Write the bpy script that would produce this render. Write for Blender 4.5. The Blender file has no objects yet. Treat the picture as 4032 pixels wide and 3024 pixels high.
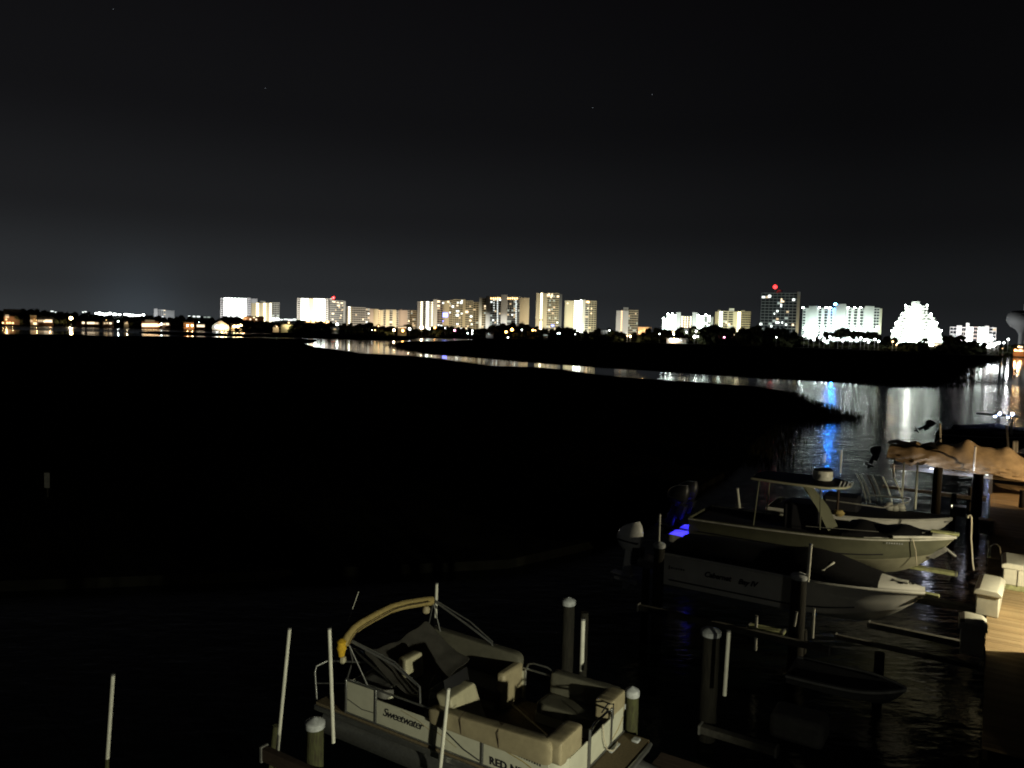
import bpy, math, random
from mathutils import Matrix, Vector, noise
rnd = random.Random(7)
sc = bpy.context.scene
col = sc.collection

# ------------------------------------------------------------------ camera
F = 3028.0; P = math.radians(4.0); R = math.radians(1.5); CH = 9.0
cP, sP, cR, sR = math.cos(P), math.sin(P), math.cos(R), math.sin(R)
cd = bpy.data.cameras.new('camera'); cam = bpy.data.objects.new('camera', cd); col.objects.link(cam)
cd.sensor_width = 36; cd.lens = 36 * F / 4032; cd.clip_start = 0.1; cd.clip_end = 20000
M3 = Matrix(((cR, -sR, 0), (sR * sP, cR * sP, -cP), (sR * cP, cR * cP, sP)))
cam.matrix_world = Matrix.Translation((0, 0, CH)) @ M3.to_4x4()
sc.camera = cam

# ------------------------------------------------------------------ world: night sky with town glow on the horizon
wd = bpy.data.worlds.new('World'); sc.world = wd; wd.use_nodes = True
nt = wd.node_tree; nt.nodes.clear()
def N(t, **k):
    n = nt.nodes.new(t)
    for a, b in k.items(): setattr(n, a, b)
    return n
def L(a, b): nt.links.new(a, b)
out = N('ShaderNodeOutputWorld'); bg = N('ShaderNodeBackground'); L(bg.outputs[0], out.inputs[0])
tc = N('ShaderNodeTexCoord'); sep = N('ShaderNodeSeparateXYZ'); L(tc.outputs['Generated'], sep.inputs[0])
ramp = N('ShaderNodeValToRGB'); ab = N('ShaderNodeMath', operation='ABSOLUTE'); L(sep.outputs[2], ab.inputs[0]); L(ab.outputs[0], ramp.inputs[0])
cr = ramp.color_ramp; cr.interpolation = 'EASE'
cr.elements[0].position = 0.0; cr.elements[0].color = (.0165, .0182, .0197, 1)
cr.elements[1].position = 1.0; cr.elements[1].color = (.0028, .0027, .0032, 1)
for p_, c_ in ((.05, (.0112, .0122, .0133, 1)), (.14, (.0056, .0058, .0064, 1)), (.26, (.0029, .0029, .0033, 1)), (.42, (.0022, .0021, .0025, 1))):
    e = cr.elements.new(p_); e.color = c_
# a little stronger towards the town on the left, as light pollution is
az = N('ShaderNodeVectorMath', operation='DOT_PRODUCT'); L(tc.outputs['Generated'], az.inputs[0]); az.inputs[1].default_value = (-.75, .66, 0)
mr = N('ShaderNodeMapRange'); L(az.outputs['Value'], mr.inputs[0]); mr.inputs[1].default_value = .3; mr.inputs[2].default_value = 1; mr.inputs[3].default_value = .85; mr.inputs[4].default_value = 2.15
mx = N('ShaderNodeVectorMath', operation='SCALE'); L(ramp.outputs[0], mx.inputs[0]); L(mr.outputs[0], mx.inputs['Scale'])
sky = N('ShaderNodeTexSky', sky_type='NISHITA'); sky.sun_disc = False; sky.sun_elevation = math.radians(-9); sky.sun_rotation = math.radians(200)
sk2 = N('ShaderNodeVectorMath', operation='SCALE'); L(sky.outputs[0], sk2.inputs[0]); sk2.inputs['Scale'].default_value = .05
ad = N('ShaderNodeVectorMath', operation='ADD'); L(mx.outputs[0], ad.inputs[0]); L(sk2.outputs[0], ad.inputs[1])
# compact light dome of the next town, low over the left horizon
gd = N('ShaderNodeVectorMath', operation='DOT_PRODUCT'); L(tc.outputs['Generated'], gd.inputs[0]); gd.inputs[1].default_value = Vector((-.437, .899, .012)).normalized()
gp = N('ShaderNodeMath', operation='POWER'); L(gd.outputs['Value'], gp.inputs[0]); gp.inputs[1].default_value = 800; gp.use_clamp = True
gs = N('ShaderNodeVectorMath', operation='SCALE'); gs.inputs[0].default_value = (.011, .016, .021); L(gp.outputs[0], gs.inputs['Scale'])
a2 = N('ShaderNodeVectorMath', operation='ADD'); L(ad.outputs[0], a2.inputs[0]); L(gs.outputs[0], a2.inputs[1])
L(a2.outputs[0], bg.inputs[0]); bg.inputs[1].default_value = 1.0
vs = sc.view_settings; vs.view_transform = 'Standard'; vs.look = 'None'; vs.exposure = 0; vs.gamma = 1; vs.use_curve_mapping = False
sc.cycles.use_denoising = True
sc.cycles.max_bounces = 5; sc.cycles.diffuse_bounces = 2; sc.cycles.glossy_bounces = 3
sc.cycles.sample_clamp_indirect = 12; sc.cycles.use_light_tree = True; sc.cycles.filter_width = 1.9
sc.cycles.caustics_reflective = False; sc.cycles.caustics_refractive = False
sc.cycles.light_sampling_threshold = 0.002

# ------------------------------------------------------------------ geometry of the place: x right, y ahead, z up (water = 0)
def ray(px, py):
    u = (px - 2016) / F; v = -(py - 1512) / F
    x = u * cR - v * sR; y = u * sR + v * cR
    return (x, cP + y * sP, -sP + y * cP)
def atz(px, py, z):
    d = ray(px, py); t = (z - CH) / d[2]; return (d[0] * t, d[1] * t, z)
def aty(px, py, Y):
    d = ray(px, py); t = Y / d[1]; return (d[0] * t, Y, CH + d[2] * t)
A32 = math.radians(32); C32, S32 = math.cos(A32), math.sin(A32)
def W(u, v, z): return (u * C32 + v * S32, -u * S32 + v * C32, z)      # u = along the boats to the pier, v = along the pier
def UV(p): return (p[0] * C32 - p[1] * S32, p[0] * S32 + p[1] * C32, p[2])
def atv(px, py, v):
    d = ray(px, py); t = v / (d[0] * S32 + d[1] * C32); return (d[0] * t, d[1] * t, CH + d[2] * t)

# ------------------------------------------------------------------ materials
def mat(name, c, rough=.6, metal=0, spec=.4, noise_amt=0, scale=6, bump=0, emit=None, es=0, samp=True, c2=None, stretch=None, coat=0):
    m = bpy.data.materials.new(name); m.use_nodes = True; t = m.node_tree; b = t.nodes['Principled BSDF']
    b.inputs['Base Color'].default_value = (*c, 1); b.inputs['Roughness'].default_value = rough
    b.inputs['Metallic'].default_value = metal; b.inputs['Specular IOR Level'].default_value = spec
    b.inputs['Coat Weight'].default_value = coat
    if emit:
        b.inputs['Emission Color'].default_value = (*emit, 1); b.inputs['Emission Strength'].default_value = es
        if not samp: m.cycles.emission_sampling = 'NONE'
    if noise_amt or bump:
        co = t.nodes.new('ShaderNodeTexCoord'); mp = t.nodes.new('ShaderNodeMapping'); t.links.new(co.outputs['Object'], mp.inputs[0])
        if stretch: mp.inputs['Scale'].default_value = stretch
        nz = t.nodes.new('ShaderNodeTexNoise'); nz.inputs['Scale'].default_value = scale; nz.inputs['Detail'].default_value = 6; nz.inputs['Roughness'].default_value = .65
        t.links.new(mp.outputs[0], nz.inputs[0])
        if noise_amt:
            r = t.nodes.new('ShaderNodeValToRGB'); r.color_ramp.elements[0].position = .35; r.color_ramp.elements[1].position = .68
            d = c2 or tuple(x * (1 - noise_amt) for x in c)
            r.color_ramp.elements[0].color = (*d, 1); r.color_ramp.elements[1].color = (*c, 1)
            t.links.new(nz.outputs[0], r.inputs[0]); t.links.new(r.outputs[0], b.inputs['Base Color'])
        if bump:
            bp = t.nodes.new('ShaderNodeBump'); bp.inputs['Strength'].default_value = bump; bp.inputs['Distance'].default_value = .02
            t.links.new(nz.outputs[0], bp.inputs['Height']); t.links.new(bp.outputs[0], b.inputs['Normal'])
    return m
def glow(name, c, s, samp=False): return mat(name, (.1, .1, .1), emit=c, es=s, samp=samp)

M = dict(
 white=mat('white_gelcoat', (.74, .74, .70), .28, spec=.5, noise_amt=.14, scale=2.2, coat=.3),
 bow=mat('bow_gelcoat', (.78, .78, .73), .22, spec=.5, coat=.5),
 dirty=mat('weathered_gelcoat', (.66, .66, .60), .42, noise_amt=.35, scale=3),
 olive=mat('olive_grey_hull_paint', (.14, .145, .10), .35, noise_amt=.2, scale=2, coat=.2), bottom=mat('cream_bottom_paint', (.45, .44, .32), .5, noise_amt=.2, scale=3),
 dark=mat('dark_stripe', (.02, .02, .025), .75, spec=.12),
 canvas=mat('black_canvas', (.012, .012, .014), .9, spec=.1, noise_amt=.4, scale=9, bump=.4),
 tarp=mat('tan_tarpaulin', (.44, .35, .22), .85, spec=.15, noise_amt=.3, scale=3, bump=.5),
 vinyl=mat('beige_vinyl', (.40, .345, .22), .5, noise_amt=.2, scale=5, bump=.25),
 greyv=mat('grey_green_vinyl', (.13, .125, .095), .55, noise_amt=.25, scale=4, bump=.25),
 vinyl2=mat('cream_vinyl', (.48, .45, .31), .5, noise_amt=.22, scale=5, bump=.25),
 yellow=mat('yellow_canvas', (.40, .31, .12), .8, noise_amt=.3, scale=12, bump=.5),
 yellow2=mat('bright_yellow_canvas', (.75, .47, .03), .8, noise_amt=.3, scale=20, bump=.5),
 mesh=mat('grey_mesh_fabric', (.16, .16, .15), .85, noise_amt=.3, scale=6),
 panel=mat('cream_fence_panel', (.62, .62, .50), .42, noise_amt=.12, scale=4),
 alu=mat('brushed_aluminium', (.42, .43, .42), .38, metal=.85, noise_amt=.25, scale=15),
 steel=mat('galvanised_steel', (.36, .36, .34), .5, metal=.5, noise_amt=.4, scale=8),
 chrome=mat('polished_rail', (.75, .75, .75), .15, metal=1),
 carpet=mat('deck_carpet', (.20, .16, .10), .95, spec=.1, noise_amt=.35, scale=25, bump=.4),
 black=mat('black_plastic', (.015, .015, .017), .4),
 motor=mat('white_engine_cowl', (.78, .79, .77), .3, coat=.4, noise_amt=.1, scale=3),
 wood=mat('piling_wood', (.024, .022, .015), .9, noise_amt=.6, scale=5, bump=.8, c2=(.010, .009, .007), stretch=(4, 4, .5)),
 algae=mat('algae_wood', (.085, .095, .035), .9, noise_amt=.7, scale=7, bump=.8, c2=(.035, .03, .018), stretch=(4, 4, .6)),
 cap=mat('white_piling_cap', (.55, .58, .60), .5, noise_amt=.45, scale=9),
 pvc=mat('white_pvc_pipe', (.80, .80, .70), .4, noise_amt=.25, scale=5, stretch=(1, 1, .5)),
 beam=mat('weathered_grey_beam', (.10, .095, .08), .8, noise_amt=.5, scale=6, bump=.4),
 brown=mat('brown_timber', (.05, .032, .022), .85, noise_amt=.4, scale=6, bump=.4, stretch=(1, 6, 6)),
 lime=mat('mossy_and_lit_board', (.42, .44, .22), .8, noise_amt=.45, scale=8, bump=.4),
 box=mat('white_fibreglass_box', (.66, .65, .55), .4, noise_amt=.14, scale=6),
 rope=mat('pale_rope', (.55, .5, .38), .9),
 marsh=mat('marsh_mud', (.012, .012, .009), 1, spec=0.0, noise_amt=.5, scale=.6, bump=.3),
 grass=mat('marsh_grass', (.030, .032, .016), .9, spec=.05),
 leaf=mat('dark_foliage', (.045, .052, .022), .9, spec=.1, noise_amt=.5, scale=.4),
 leafb=mat('brownish_foliage', (.07, .055, .03), .9, spec=.1, noise_amt=.5, scale=.4),
 bark=mat('tree_bark', (.06, .045, .03), .95),
 wall_w=mat('white_stucco', (.72, .72, .70), .85, noise_amt=.06, scale=.15),
 wall_t=mat('tan_stucco', (.50, .43, .30), .85, noise_amt=.08, scale=.12),
 wall_c=mat('cream_stucco', (.62, .56, .42), .85, noise_amt=.08, scale=.12),
 wall_p=mat('pinkish_stucco', (.50, .42, .37), .85, noise_amt=.08, scale=.12),
 wall_g=mat('grey_concrete', (.36, .37, .36), .85, noise_amt=.15, scale=.12),
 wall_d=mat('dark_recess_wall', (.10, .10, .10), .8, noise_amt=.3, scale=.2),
 wall_o=mat('brown_brick_wall', (.30, .17, .10), .85, noise_amt=.3, scale=.3),
 roof=mat('dark_shingle_roof', (.06, .055, .05), .9, noise_amt=.4, scale=.5),
 roofl=mat('pale_metal_roof', (.45, .45, .43), .5),
 glass=mat('dark_window_glass', (.03, .035, .04), .12, spec=.6),
 star=glow('starlight', (.8, .9, 1), .5),
 lw=glow('warm_window_light', (1, .78, .50), 2.0), lc=glow('cool_window_light', (.92, 1, .95), 2.2),
 lwd=glow('dim_warm_window_light', (1, .74, .42), .9), lcd=glow('dim_cool_window_light', (.8, .95, .85), .55),
 bulbw=glow('warm_lamp_light', (1, .60, .24), 5), bulbc=glow('white_lamp_light', (.93, 1, .96), 14),
 bulbW=glow('bright_warm_lamp', (1, .66, .30), 40, True), bulbo=glow('orange_lamp_light', (1, .42, .10), 22),
 bulbp=glow('pink_lamp_light', (1, .35, .6), 14), bulbR=glow('roofline_lamp_light', (.9, 1, .93), 60, True), bulbC=glow('stair_lamp_light', (1, 1, .92), 34, True),
 strip=glow('walkway_strip_light', (.90, 1, .90), 9), stripw=glow('warm_strip_light', (1, .86, .55), 5),
 stripc=glow('soft_walkway_light', (.84, 1, .86), 3.2),
 stripb=glow('floodlit_walkway_light', (.84, 1, .90), 7), stripo=glow('amber_strip_light', (1, .66, .34), 2.4),
 red=glow('red_beacon_light', (1, .02, .02), 30), redw=glow('bright_red_beacon_light', (1, .03, .03), 5),
 blue=glow('blue_sign_light', (.12, .16, 1), 10), blueb=glow('blue_roof_light', (.010, .20, 1), 2600, True),
 led=glow('blue_white_led', (.45, .55, 1), 160), ledb=glow('deep_blue_led', (.02, .02, 1), 7, True),
)

# ------------------------------------------------------------------ object helpers
UNIT = {}
def link(name, data, parent=None):
    o = bpy.data.objects.new(name, data); col.objects.link(o)
    if parent is not None: o.parent = parent
    return o
def tag(o, label=None, cat=None, group=None, kind=None):
    for k, v in (('label', label), ('category', cat), ('group', group), ('kind', kind)):
        if v: o[k] = v
    return o
def thing(name, label, cat, loc=(0, 0, 0), rz=0, group=None):
    o = link(name, None); o.location = loc; o.rotation_euler = (0, 0, rz); o.empty_display_size = .2
    return tag(o, label, cat, group, 'thing')
class MB:
    def __init__(s): s.v = []; s.f = []
    def add(s, vs, fs):
        n = len(s.v); s.v += [tuple(p) for p in vs]; s.f += [tuple(i + n for i in f) for f in fs]; return s
    def box(s, x0, x1, y0, y1, z0, z1, taper=0):
        t = taper
        return s.add([(x0, y0, z0), (x1, y0, z0), (x1, y1, z0), (x0, y1, z0), (x0 + t, y0 + t, z1), (x1 - t, y0 + t, z1), (x1 - t, y1 - t, z1), (x0 + t, y1 - t, z1)],
                     [(0, 3, 2, 1), (4, 5, 6, 7), (0, 1, 5, 4), (1, 2, 6, 5), (2, 3, 7, 6), (3, 0, 4, 7)])
    def tube(s, pts, r, n=8, cap=True, r2=None):
        pts = [Vector(p) for p in pts]; rings = []; m = len(pts)
        for i, p in enumerate(pts):
            d = (pts[min(i + 1, m - 1)] - pts[max(i - 1, 0)]).normalized()
            a = d.orthogonal().normalized() if i == 0 else (a - d * a.dot(d)).normalized()
            b = d.cross(a); rr = r if r2 is None else r + (r2 - r) * i / (m - 1)
            rings.append([p + (a * math.cos(2 * math.pi * k / n) + b * math.sin(2 * math.pi * k / n)) * rr for k in range(n)])
        vs = [q for g in rings for q in g]
        fs = [(i * n + k, i * n + (k + 1) % n, (i + 1) * n + (k + 1) % n, (i + 1) * n + k) for i in range(m - 1) for k in range(n)]
        if cap: fs += [tuple(range(n))[::-1], tuple((m - 1) * n + k for k in range(n))]
        return s.add(vs, fs)
    def lathe(s, prof, n=20, c=(0, 0, 0)):
        vs = [(c[0] + r * math.cos(2 * math.pi * k / n), c[1] + r * math.sin(2 * math.pi * k / n), c[2] + z) for r, z in prof for k in range(n)]
        fs = [(i * n + k, i * n + (k + 1) % n, (i + 1) * n + (k + 1) % n, (i + 1) * n + k) for i in range(len(prof) - 1) for k in range(n)]
        fs += [tuple(range(n))[::-1], tuple((len(prof) - 1) * n + k for k in range(n))]
        return s.add(vs, fs)
    def grid(s, rows, close=False):
        n = len(rows[0]); vs = [p for r in rows for p in r]
        fs = [(i * n + k, i * n + (k + 1) % n, (i + 1) * n + (k + 1) % n, (i + 1) * n + k) for i in range(len(rows) - 1) for k in range(n if close else n - 1)]
        if close: fs += [tuple(range(n))[::-1], tuple((len(rows) - 1) * n + k for k in range(n))]
        return s.add(vs, fs)
    def prism(s, poly, z0, z1):
        n = len(poly)
        return s.add([(x, y, z0) for x, y in poly] + [(x, y, z1) for x, y in poly],
                     [tuple(range(n))[::-1], tuple(range(n, 2 * n))] + [(i, (i + 1) % n, n + (i + 1) % n, n + i) for i in range(n)])
    def xprism(s, poly, x0, x1):      # poly in (y, z)
        n = len(poly)
        return s.add([(x0, y, z) for y, z in poly] + [(x1, y, z) for y, z in poly],
                     [tuple(range(n))[::-1], tuple(range(n, 2 * n))] + [(i, (i + 1) % n, n + (i + 1) % n, n + i) for i in range(n)])
    def yprism(s, poly, y0, y1):      # poly in (x, z)
        n = len(poly)
        return s.add([(x, y0, z) for x, z in poly] + [(x, y1, z) for x, z in poly],
                     [tuple(range(n)), tuple(range(n, 2 * n))[::-1]] + [((i + 1) % n, i, n + i, n + (i + 1) % n) for i in range(n)])
    def build(s, name, m, parent=None, smooth=False, bevel=0, seg=2):
        me = bpy.data.meshes.new(name); me.from_pydata(s.v, [], s.f); me.update()
        me.materials.append(m)
        if smooth:
            me.polygons.foreach_set('use_smooth', [True] * len(me.polygons))
            try: me.set_sharp_from_angle(angle=math.radians(42))
            except Exception: pass
        o = link(name, me, parent)
        if bevel:
            b = o.modifiers.new('bevel', 'BEVEL'); b.width = bevel; b.segments = seg; b.limit_method = 'ANGLE'; b.angle_limit = math.radians(35)
            me.polygons.foreach_set('use_smooth', [True] * len(me.polygons))
            try: me.set_sharp_from_angle(angle=math.radians(60))
            except Exception: pass
        return o
def pbox(name, m, parent, c, size, rz=0):
    """a box that shares one mesh per material"""
    if m.name not in UNIT:
        b = MB().box(-.5, .5, -.5, .5, -.5, .5); me = bpy.data.meshes.new('piece'); me.from_pydata(b.v, [], b.f); me.materials.append(m); UNIT[m.name] = me
    o = link(name, UNIT[m.name], parent); o.location = c; o.scale = size; o.rotation_euler = (0, 0, rz); return o
BALL = {}
def pball(name, m, parent, c, r):
    if m.name not in BALL:
        b = MB().lathe([(.02, -1), (.6, -.8), (.95, -.3), (.95, .3), (.6, .8), (.02, 1)], 10); me = bpy.data.meshes.new('globe'); me.from_pydata(b.v, [], b.f); me.materials.append(m); BALL[m.name] = me
    o = link(name, BALL[m.name], parent); o.location = c; o.scale = (r, r, r); return o
def lamp(kind, loc, power, colr, parent=None, r=.1, target=None, size=None, blend=.3, name='light'):
    d = bpy.data.lights.new(name, kind); d.energy = power; d.color = colr; d.shadow_soft_size = r
    if kind == 'SPOT': d.spot_size = size; d.spot_blend = blend
    o = link(name, d, parent); o.location = loc
    if target is not None:
        o.rotation_euler = (Vector(target) - Vector(loc)).to_track_quat('-Z', 'Y').to_euler()
    return o
def letters(txt, size, parent, loc, rot, m, shear=0, name='lettering', spacing=1.0, offset=0.0):
    cu = bpy.data.curves.new(name, 'FONT'); cu.body = txt; cu.size = size; cu.shear = shear; cu.extrude = .003; cu.space_character = spacing; cu.offset = offset
    cu.materials.append(m); cu.resolution_u = 4
    tmp = link('tmp', cu); bpy.context.view_layer.update(); dg = bpy.context.evaluated_depsgraph_get()
    me = bpy.data.meshes.new_from_object(tmp.evaluated_get(dg)); bpy.data.objects.remove(tmp); me.materials.clear(); me.materials.append(m)
    o = link(name, me, parent); o.location = loc; o.rotation_euler = rot; return o

# ------------------------------------------------------------------ water
wm = bpy.data.materials.new('night_water'); wm.use_nodes = True; t = wm.node_tree; b = t.nodes['Principled BSDF']
b.inputs['Base Color'].default_value = (.0015, .0025, .0025, 1); b.inputs['IOR'].default_value = 1.33; b.inputs['Specular IOR Level'].default_value = .5
geo = t.nodes.new('ShaderNodeNewGeometry')
def wn(scale, stretch, det=3):
    mp = t.nodes.new('ShaderNodeMapping'); mp.inputs['Scale'].default_value = stretch; t.links.new(geo.outputs['Position'], mp.inputs[0])
    n = t.nodes.new('ShaderNodeTexNoise'); n.inputs['Scale'].default_value = scale; n.inputs['Detail'].default_value = det; t.links.new(mp.outputs[0], n.inputs[0]); return n
n1 = wn(3.2, (.5, 1, 1), 4); n2 = wn(.7, (.5, 1, 1), 2); n3 = wn(.02, (1, 1, 1), 2)
mm = t.nodes.new('ShaderNodeMath'); mm.operation = 'MULTIPLY_ADD'; t.links.new(n2.outputs[0], mm.inputs[0]); mm.inputs[1].default_value = 2.2; t.links.new(n1.outputs[0], mm.inputs[2])
bp = t.nodes.new('ShaderNodeBump'); bp.inputs['Distance'].default_value = .027
t.links.new(mm.outputs[0], bp.inputs['Height']); t.links.new(bp.outputs[0], b.inputs['Normal'])
rr = t.nodes.new('ShaderNodeMapRange'); t.links.new(n3.outputs[0], rr.inputs[0]); rr.inputs[1].default_value = .35; rr.inputs[2].default_value = .65
rr.inputs[3].default_value = .94; rr.inputs[4].default_value = 1.06
sy = t.nodes.new('ShaderNodeSeparateXYZ'); t.links.new(geo.outputs['Position'], sy.inputs[0])
# the breeze ruffles the open water near the piers; the channel behind the marsh lies calm
ya = t.nodes.new('ShaderNodeMath'); ya.operation = 'MULTIPLY_ADD'; t.links.new(n3.outputs[0], ya.inputs[0]); ya.inputs[1].default_value = 30; t.links.new(sy.outputs[1], ya.inputs[2])
ym = t.nodes.new('ShaderNodeMapRange'); ym.interpolation_type = 'SMOOTHSTEP'; t.links.new(ya.outputs[0], ym.inputs[0]); ym.inputs[1].default_value = 148; ym.inputs[2].default_value = 170; ym.inputs[3].default_value = .135; ym.inputs[4].default_value = .055
yf = t.nodes.new('ShaderNodeMapRange'); t.links.new(sy.outputs[1], yf.inputs[0]); yf.inputs[1].default_value = 520; yf.inputs[2].default_value = 600; yf.inputs[3].default_value = 1; yf.inputs[4].default_value = 3.6
mf = t.nodes.new('ShaderNodeMath'); mf.operation = 'MULTIPLY'; t.links.new(rr.outputs[0], mf.inputs[0]); t.links.new(yf.outputs[0], mf.inputs[1])
m2 = t.nodes.new('ShaderNodeMath'); m2.operation = 'MULTIPLY'; t.links.new(mf.outputs[0], m2.inputs[0]); t.links.new(ym.outputs[0], m2.inputs[1]); t.links.new(m2.outputs[0], b.inputs['Roughness'])
bs = t.nodes.new('ShaderNodeMapRange'); t.links.new(ya.outputs[0], bs.inputs[0]); bs.inputs[1].default_value = 146; bs.inputs[2].default_value = 180; bs.inputs[3].default_value = 1.0; bs.inputs[4].default_value = .035; t.links.new(bs.outputs[0], bp.inputs['Strength'])
MB().add([(-3000, -80, 0), (3500, -80, 0), (3500, 3600, 0), (-3000, 3600, 0)], [(0, 1, 2, 3)]).build('water', wm)['kind'] = 'structure'

# ------------------------------------------------------------------ land: far shore and marsh islands, outlines seen from the balcony
from mathutils.geometry import tessellate_polygon
def dense(pts, step):
    out_ = []
    for i in range(len(pts)):
        a, c = Vector(pts[i]), Vector(pts[(i + 1) % len(pts)]); n = max(1, int((c - a).length / step)); n = min(n, 40)
        for k in range(n):
            p = a.lerp(c, k / n); q = noise.noise(Vector((p.x * .08, p.y * .08, 3.3))) * min(1.8, .012 * p.length)
            out_.append((p.x + q, p.y + q * .8))
    return out_
def island(name, pts2, h, m, step=6):
    ring = dense(pts2, step); n = len(ring)
    low = [(x, y, -.4) for x, y in ring]; top = [(x, y, h) for x, y in ring]
    fs = [(i, (i + 1) % n, n + (i + 1) % n, n + i) for i in range(n)]
    fs += [tuple(n + k for k in tri) for tri in tessellate_polygon([[Vector((x, y, 0)) for x, y in ring]])]
    o = MB().add(low + top, fs).build(name, m); o['kind'] = 'structure'; return ring
def g2(px, py): p = atz(px, py, 0); return (p[0], p[1])
shore_px = [(-300, 1276), (0, 1284), (180, 1286), (300, 1289), (560, 1294), (700, 1300), (852, 1304), (960, 1309), (1078, 1314), (1079, 1317), (960, 1317), (852, 1315), (700, 1309), (600, 1307), (546, 1310), (600, 1313), (700, 1318), (1000, 1326), (1190, 1331), (1300, 1334),
    (1440, 1339), (1540, 1342), (1604, 1338), (1616, 1333), (1720, 1332.5), (1850, 1335), (1868, 1339), (1800, 1344), (1700, 1345.5), (1600, 1348), (1568, 1356), (1562, 1363), (1575, 1370), (1640, 1383), (1700, 1392), (1880, 1404), (2070, 1420), (2200, 1429), (2380, 1443), (2700, 1462), (3000, 1484),
    (3180, 1492), (3400, 1508), (3560, 1518), (3680, 1515), (3755, 1495), (3777, 1470), (3790, 1453), (3840, 1442), (3892, 1424), (3910, 1408), (3960, 1399), (4040, 1392), (4400, 1400)]
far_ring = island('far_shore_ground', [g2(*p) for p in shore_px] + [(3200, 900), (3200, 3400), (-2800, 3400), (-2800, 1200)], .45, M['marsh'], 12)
marsh_px = [(-300, 1311), (0, 1319), (90, 1318.5), (300, 1320), (380, 1325), (460, 1326), (500, 1324.5), (700, 1327), (900, 1330.5), (1180, 1335), (1238, 1339), (1244, 1344), (1230, 1348), (1192, 1352), (1200, 1357), (1232, 1365), (1240, 1371), (1330, 1380), (1400, 1395), (1540, 1400), (1650, 1408), (1780, 1424), (1930, 1447),
    (2010, 1449), (2100, 1451), (2200, 1460), (2310, 1478), (2540, 1500), (2800, 1515), (2960, 1530), (3080, 1548), (3135, 1569), (3160, 1590), (3210, 1612), (3235, 1634), (3200, 1650), (3135, 1656), (3070, 1664), (3030, 1690), (2980, 1740), (2930, 1810), (2860, 1880), (2720, 1960), (2500, 2090), (2300, 2170), (2000, 2240), (1000, 2290), (-300, 2340)]
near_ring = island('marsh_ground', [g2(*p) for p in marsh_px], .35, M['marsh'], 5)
# grass blades along the island rims (and thinning over the submerged tip)
def blades(name, ring, label, n, hmin, hmax, wid, dmax, keep=lambda x, y: True, spread=2.5):
    mb = MB(); cx = sum(p[0] for p in ring) / len(ring); cy = sum(p[1] for p in ring) / len(ring); k = 0
    ok = [p for p in ring if keep(*p) and math.hypot(*p) < dmax and p[1] > 20]
    for _ in range(n):
        x, y = ok[rnd.randrange(len(ok))]; x += rnd.gauss(0, spread); y += rnd.gauss(0, spread)
        h = rnd.uniform(hmin, hmax); a = rnd.uniform(0, 6.28); w = wid * rnd.uniform(.6, 1.3); lx, ly = rnd.gauss(0, .18) * h, rnd.gauss(0, .18) * h
        mb.add([(x - w * math.cos(a), y - w * math.sin(a), -.05), (x + w * math.cos(a), y + w * math.sin(a), -.05), (x + lx, y + ly, h)], [(0, 1, 2)])
    tag(mb.build(name, M['grass']), label, 'marsh grass', kind='stuff')
blades('marsh_grass', near_ring, 'dark cordgrass along the edge of the near marsh island', 26000, .25, .55, .05, 320, lambda x, y: x > 14 or y > 150, spread=1.3)
blades('marsh_grass', far_ring, 'dark cordgrass along the edge of the far marsh bank', 24000, .3, .75, .09, 620, spread=2.5)
tipr = [g2(px, py) for px, py in ((3165, 1600), (3190, 1612), (3215, 1622), (3235, 1632), (3250, 1636), (3262, 1638), (3272, 1640))]
blades('marsh_grass', tipr, 'sparse reeds standing in open water off the near marsh tip', 1500, .3, .8, .035, 400, spread=2.2)

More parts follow.
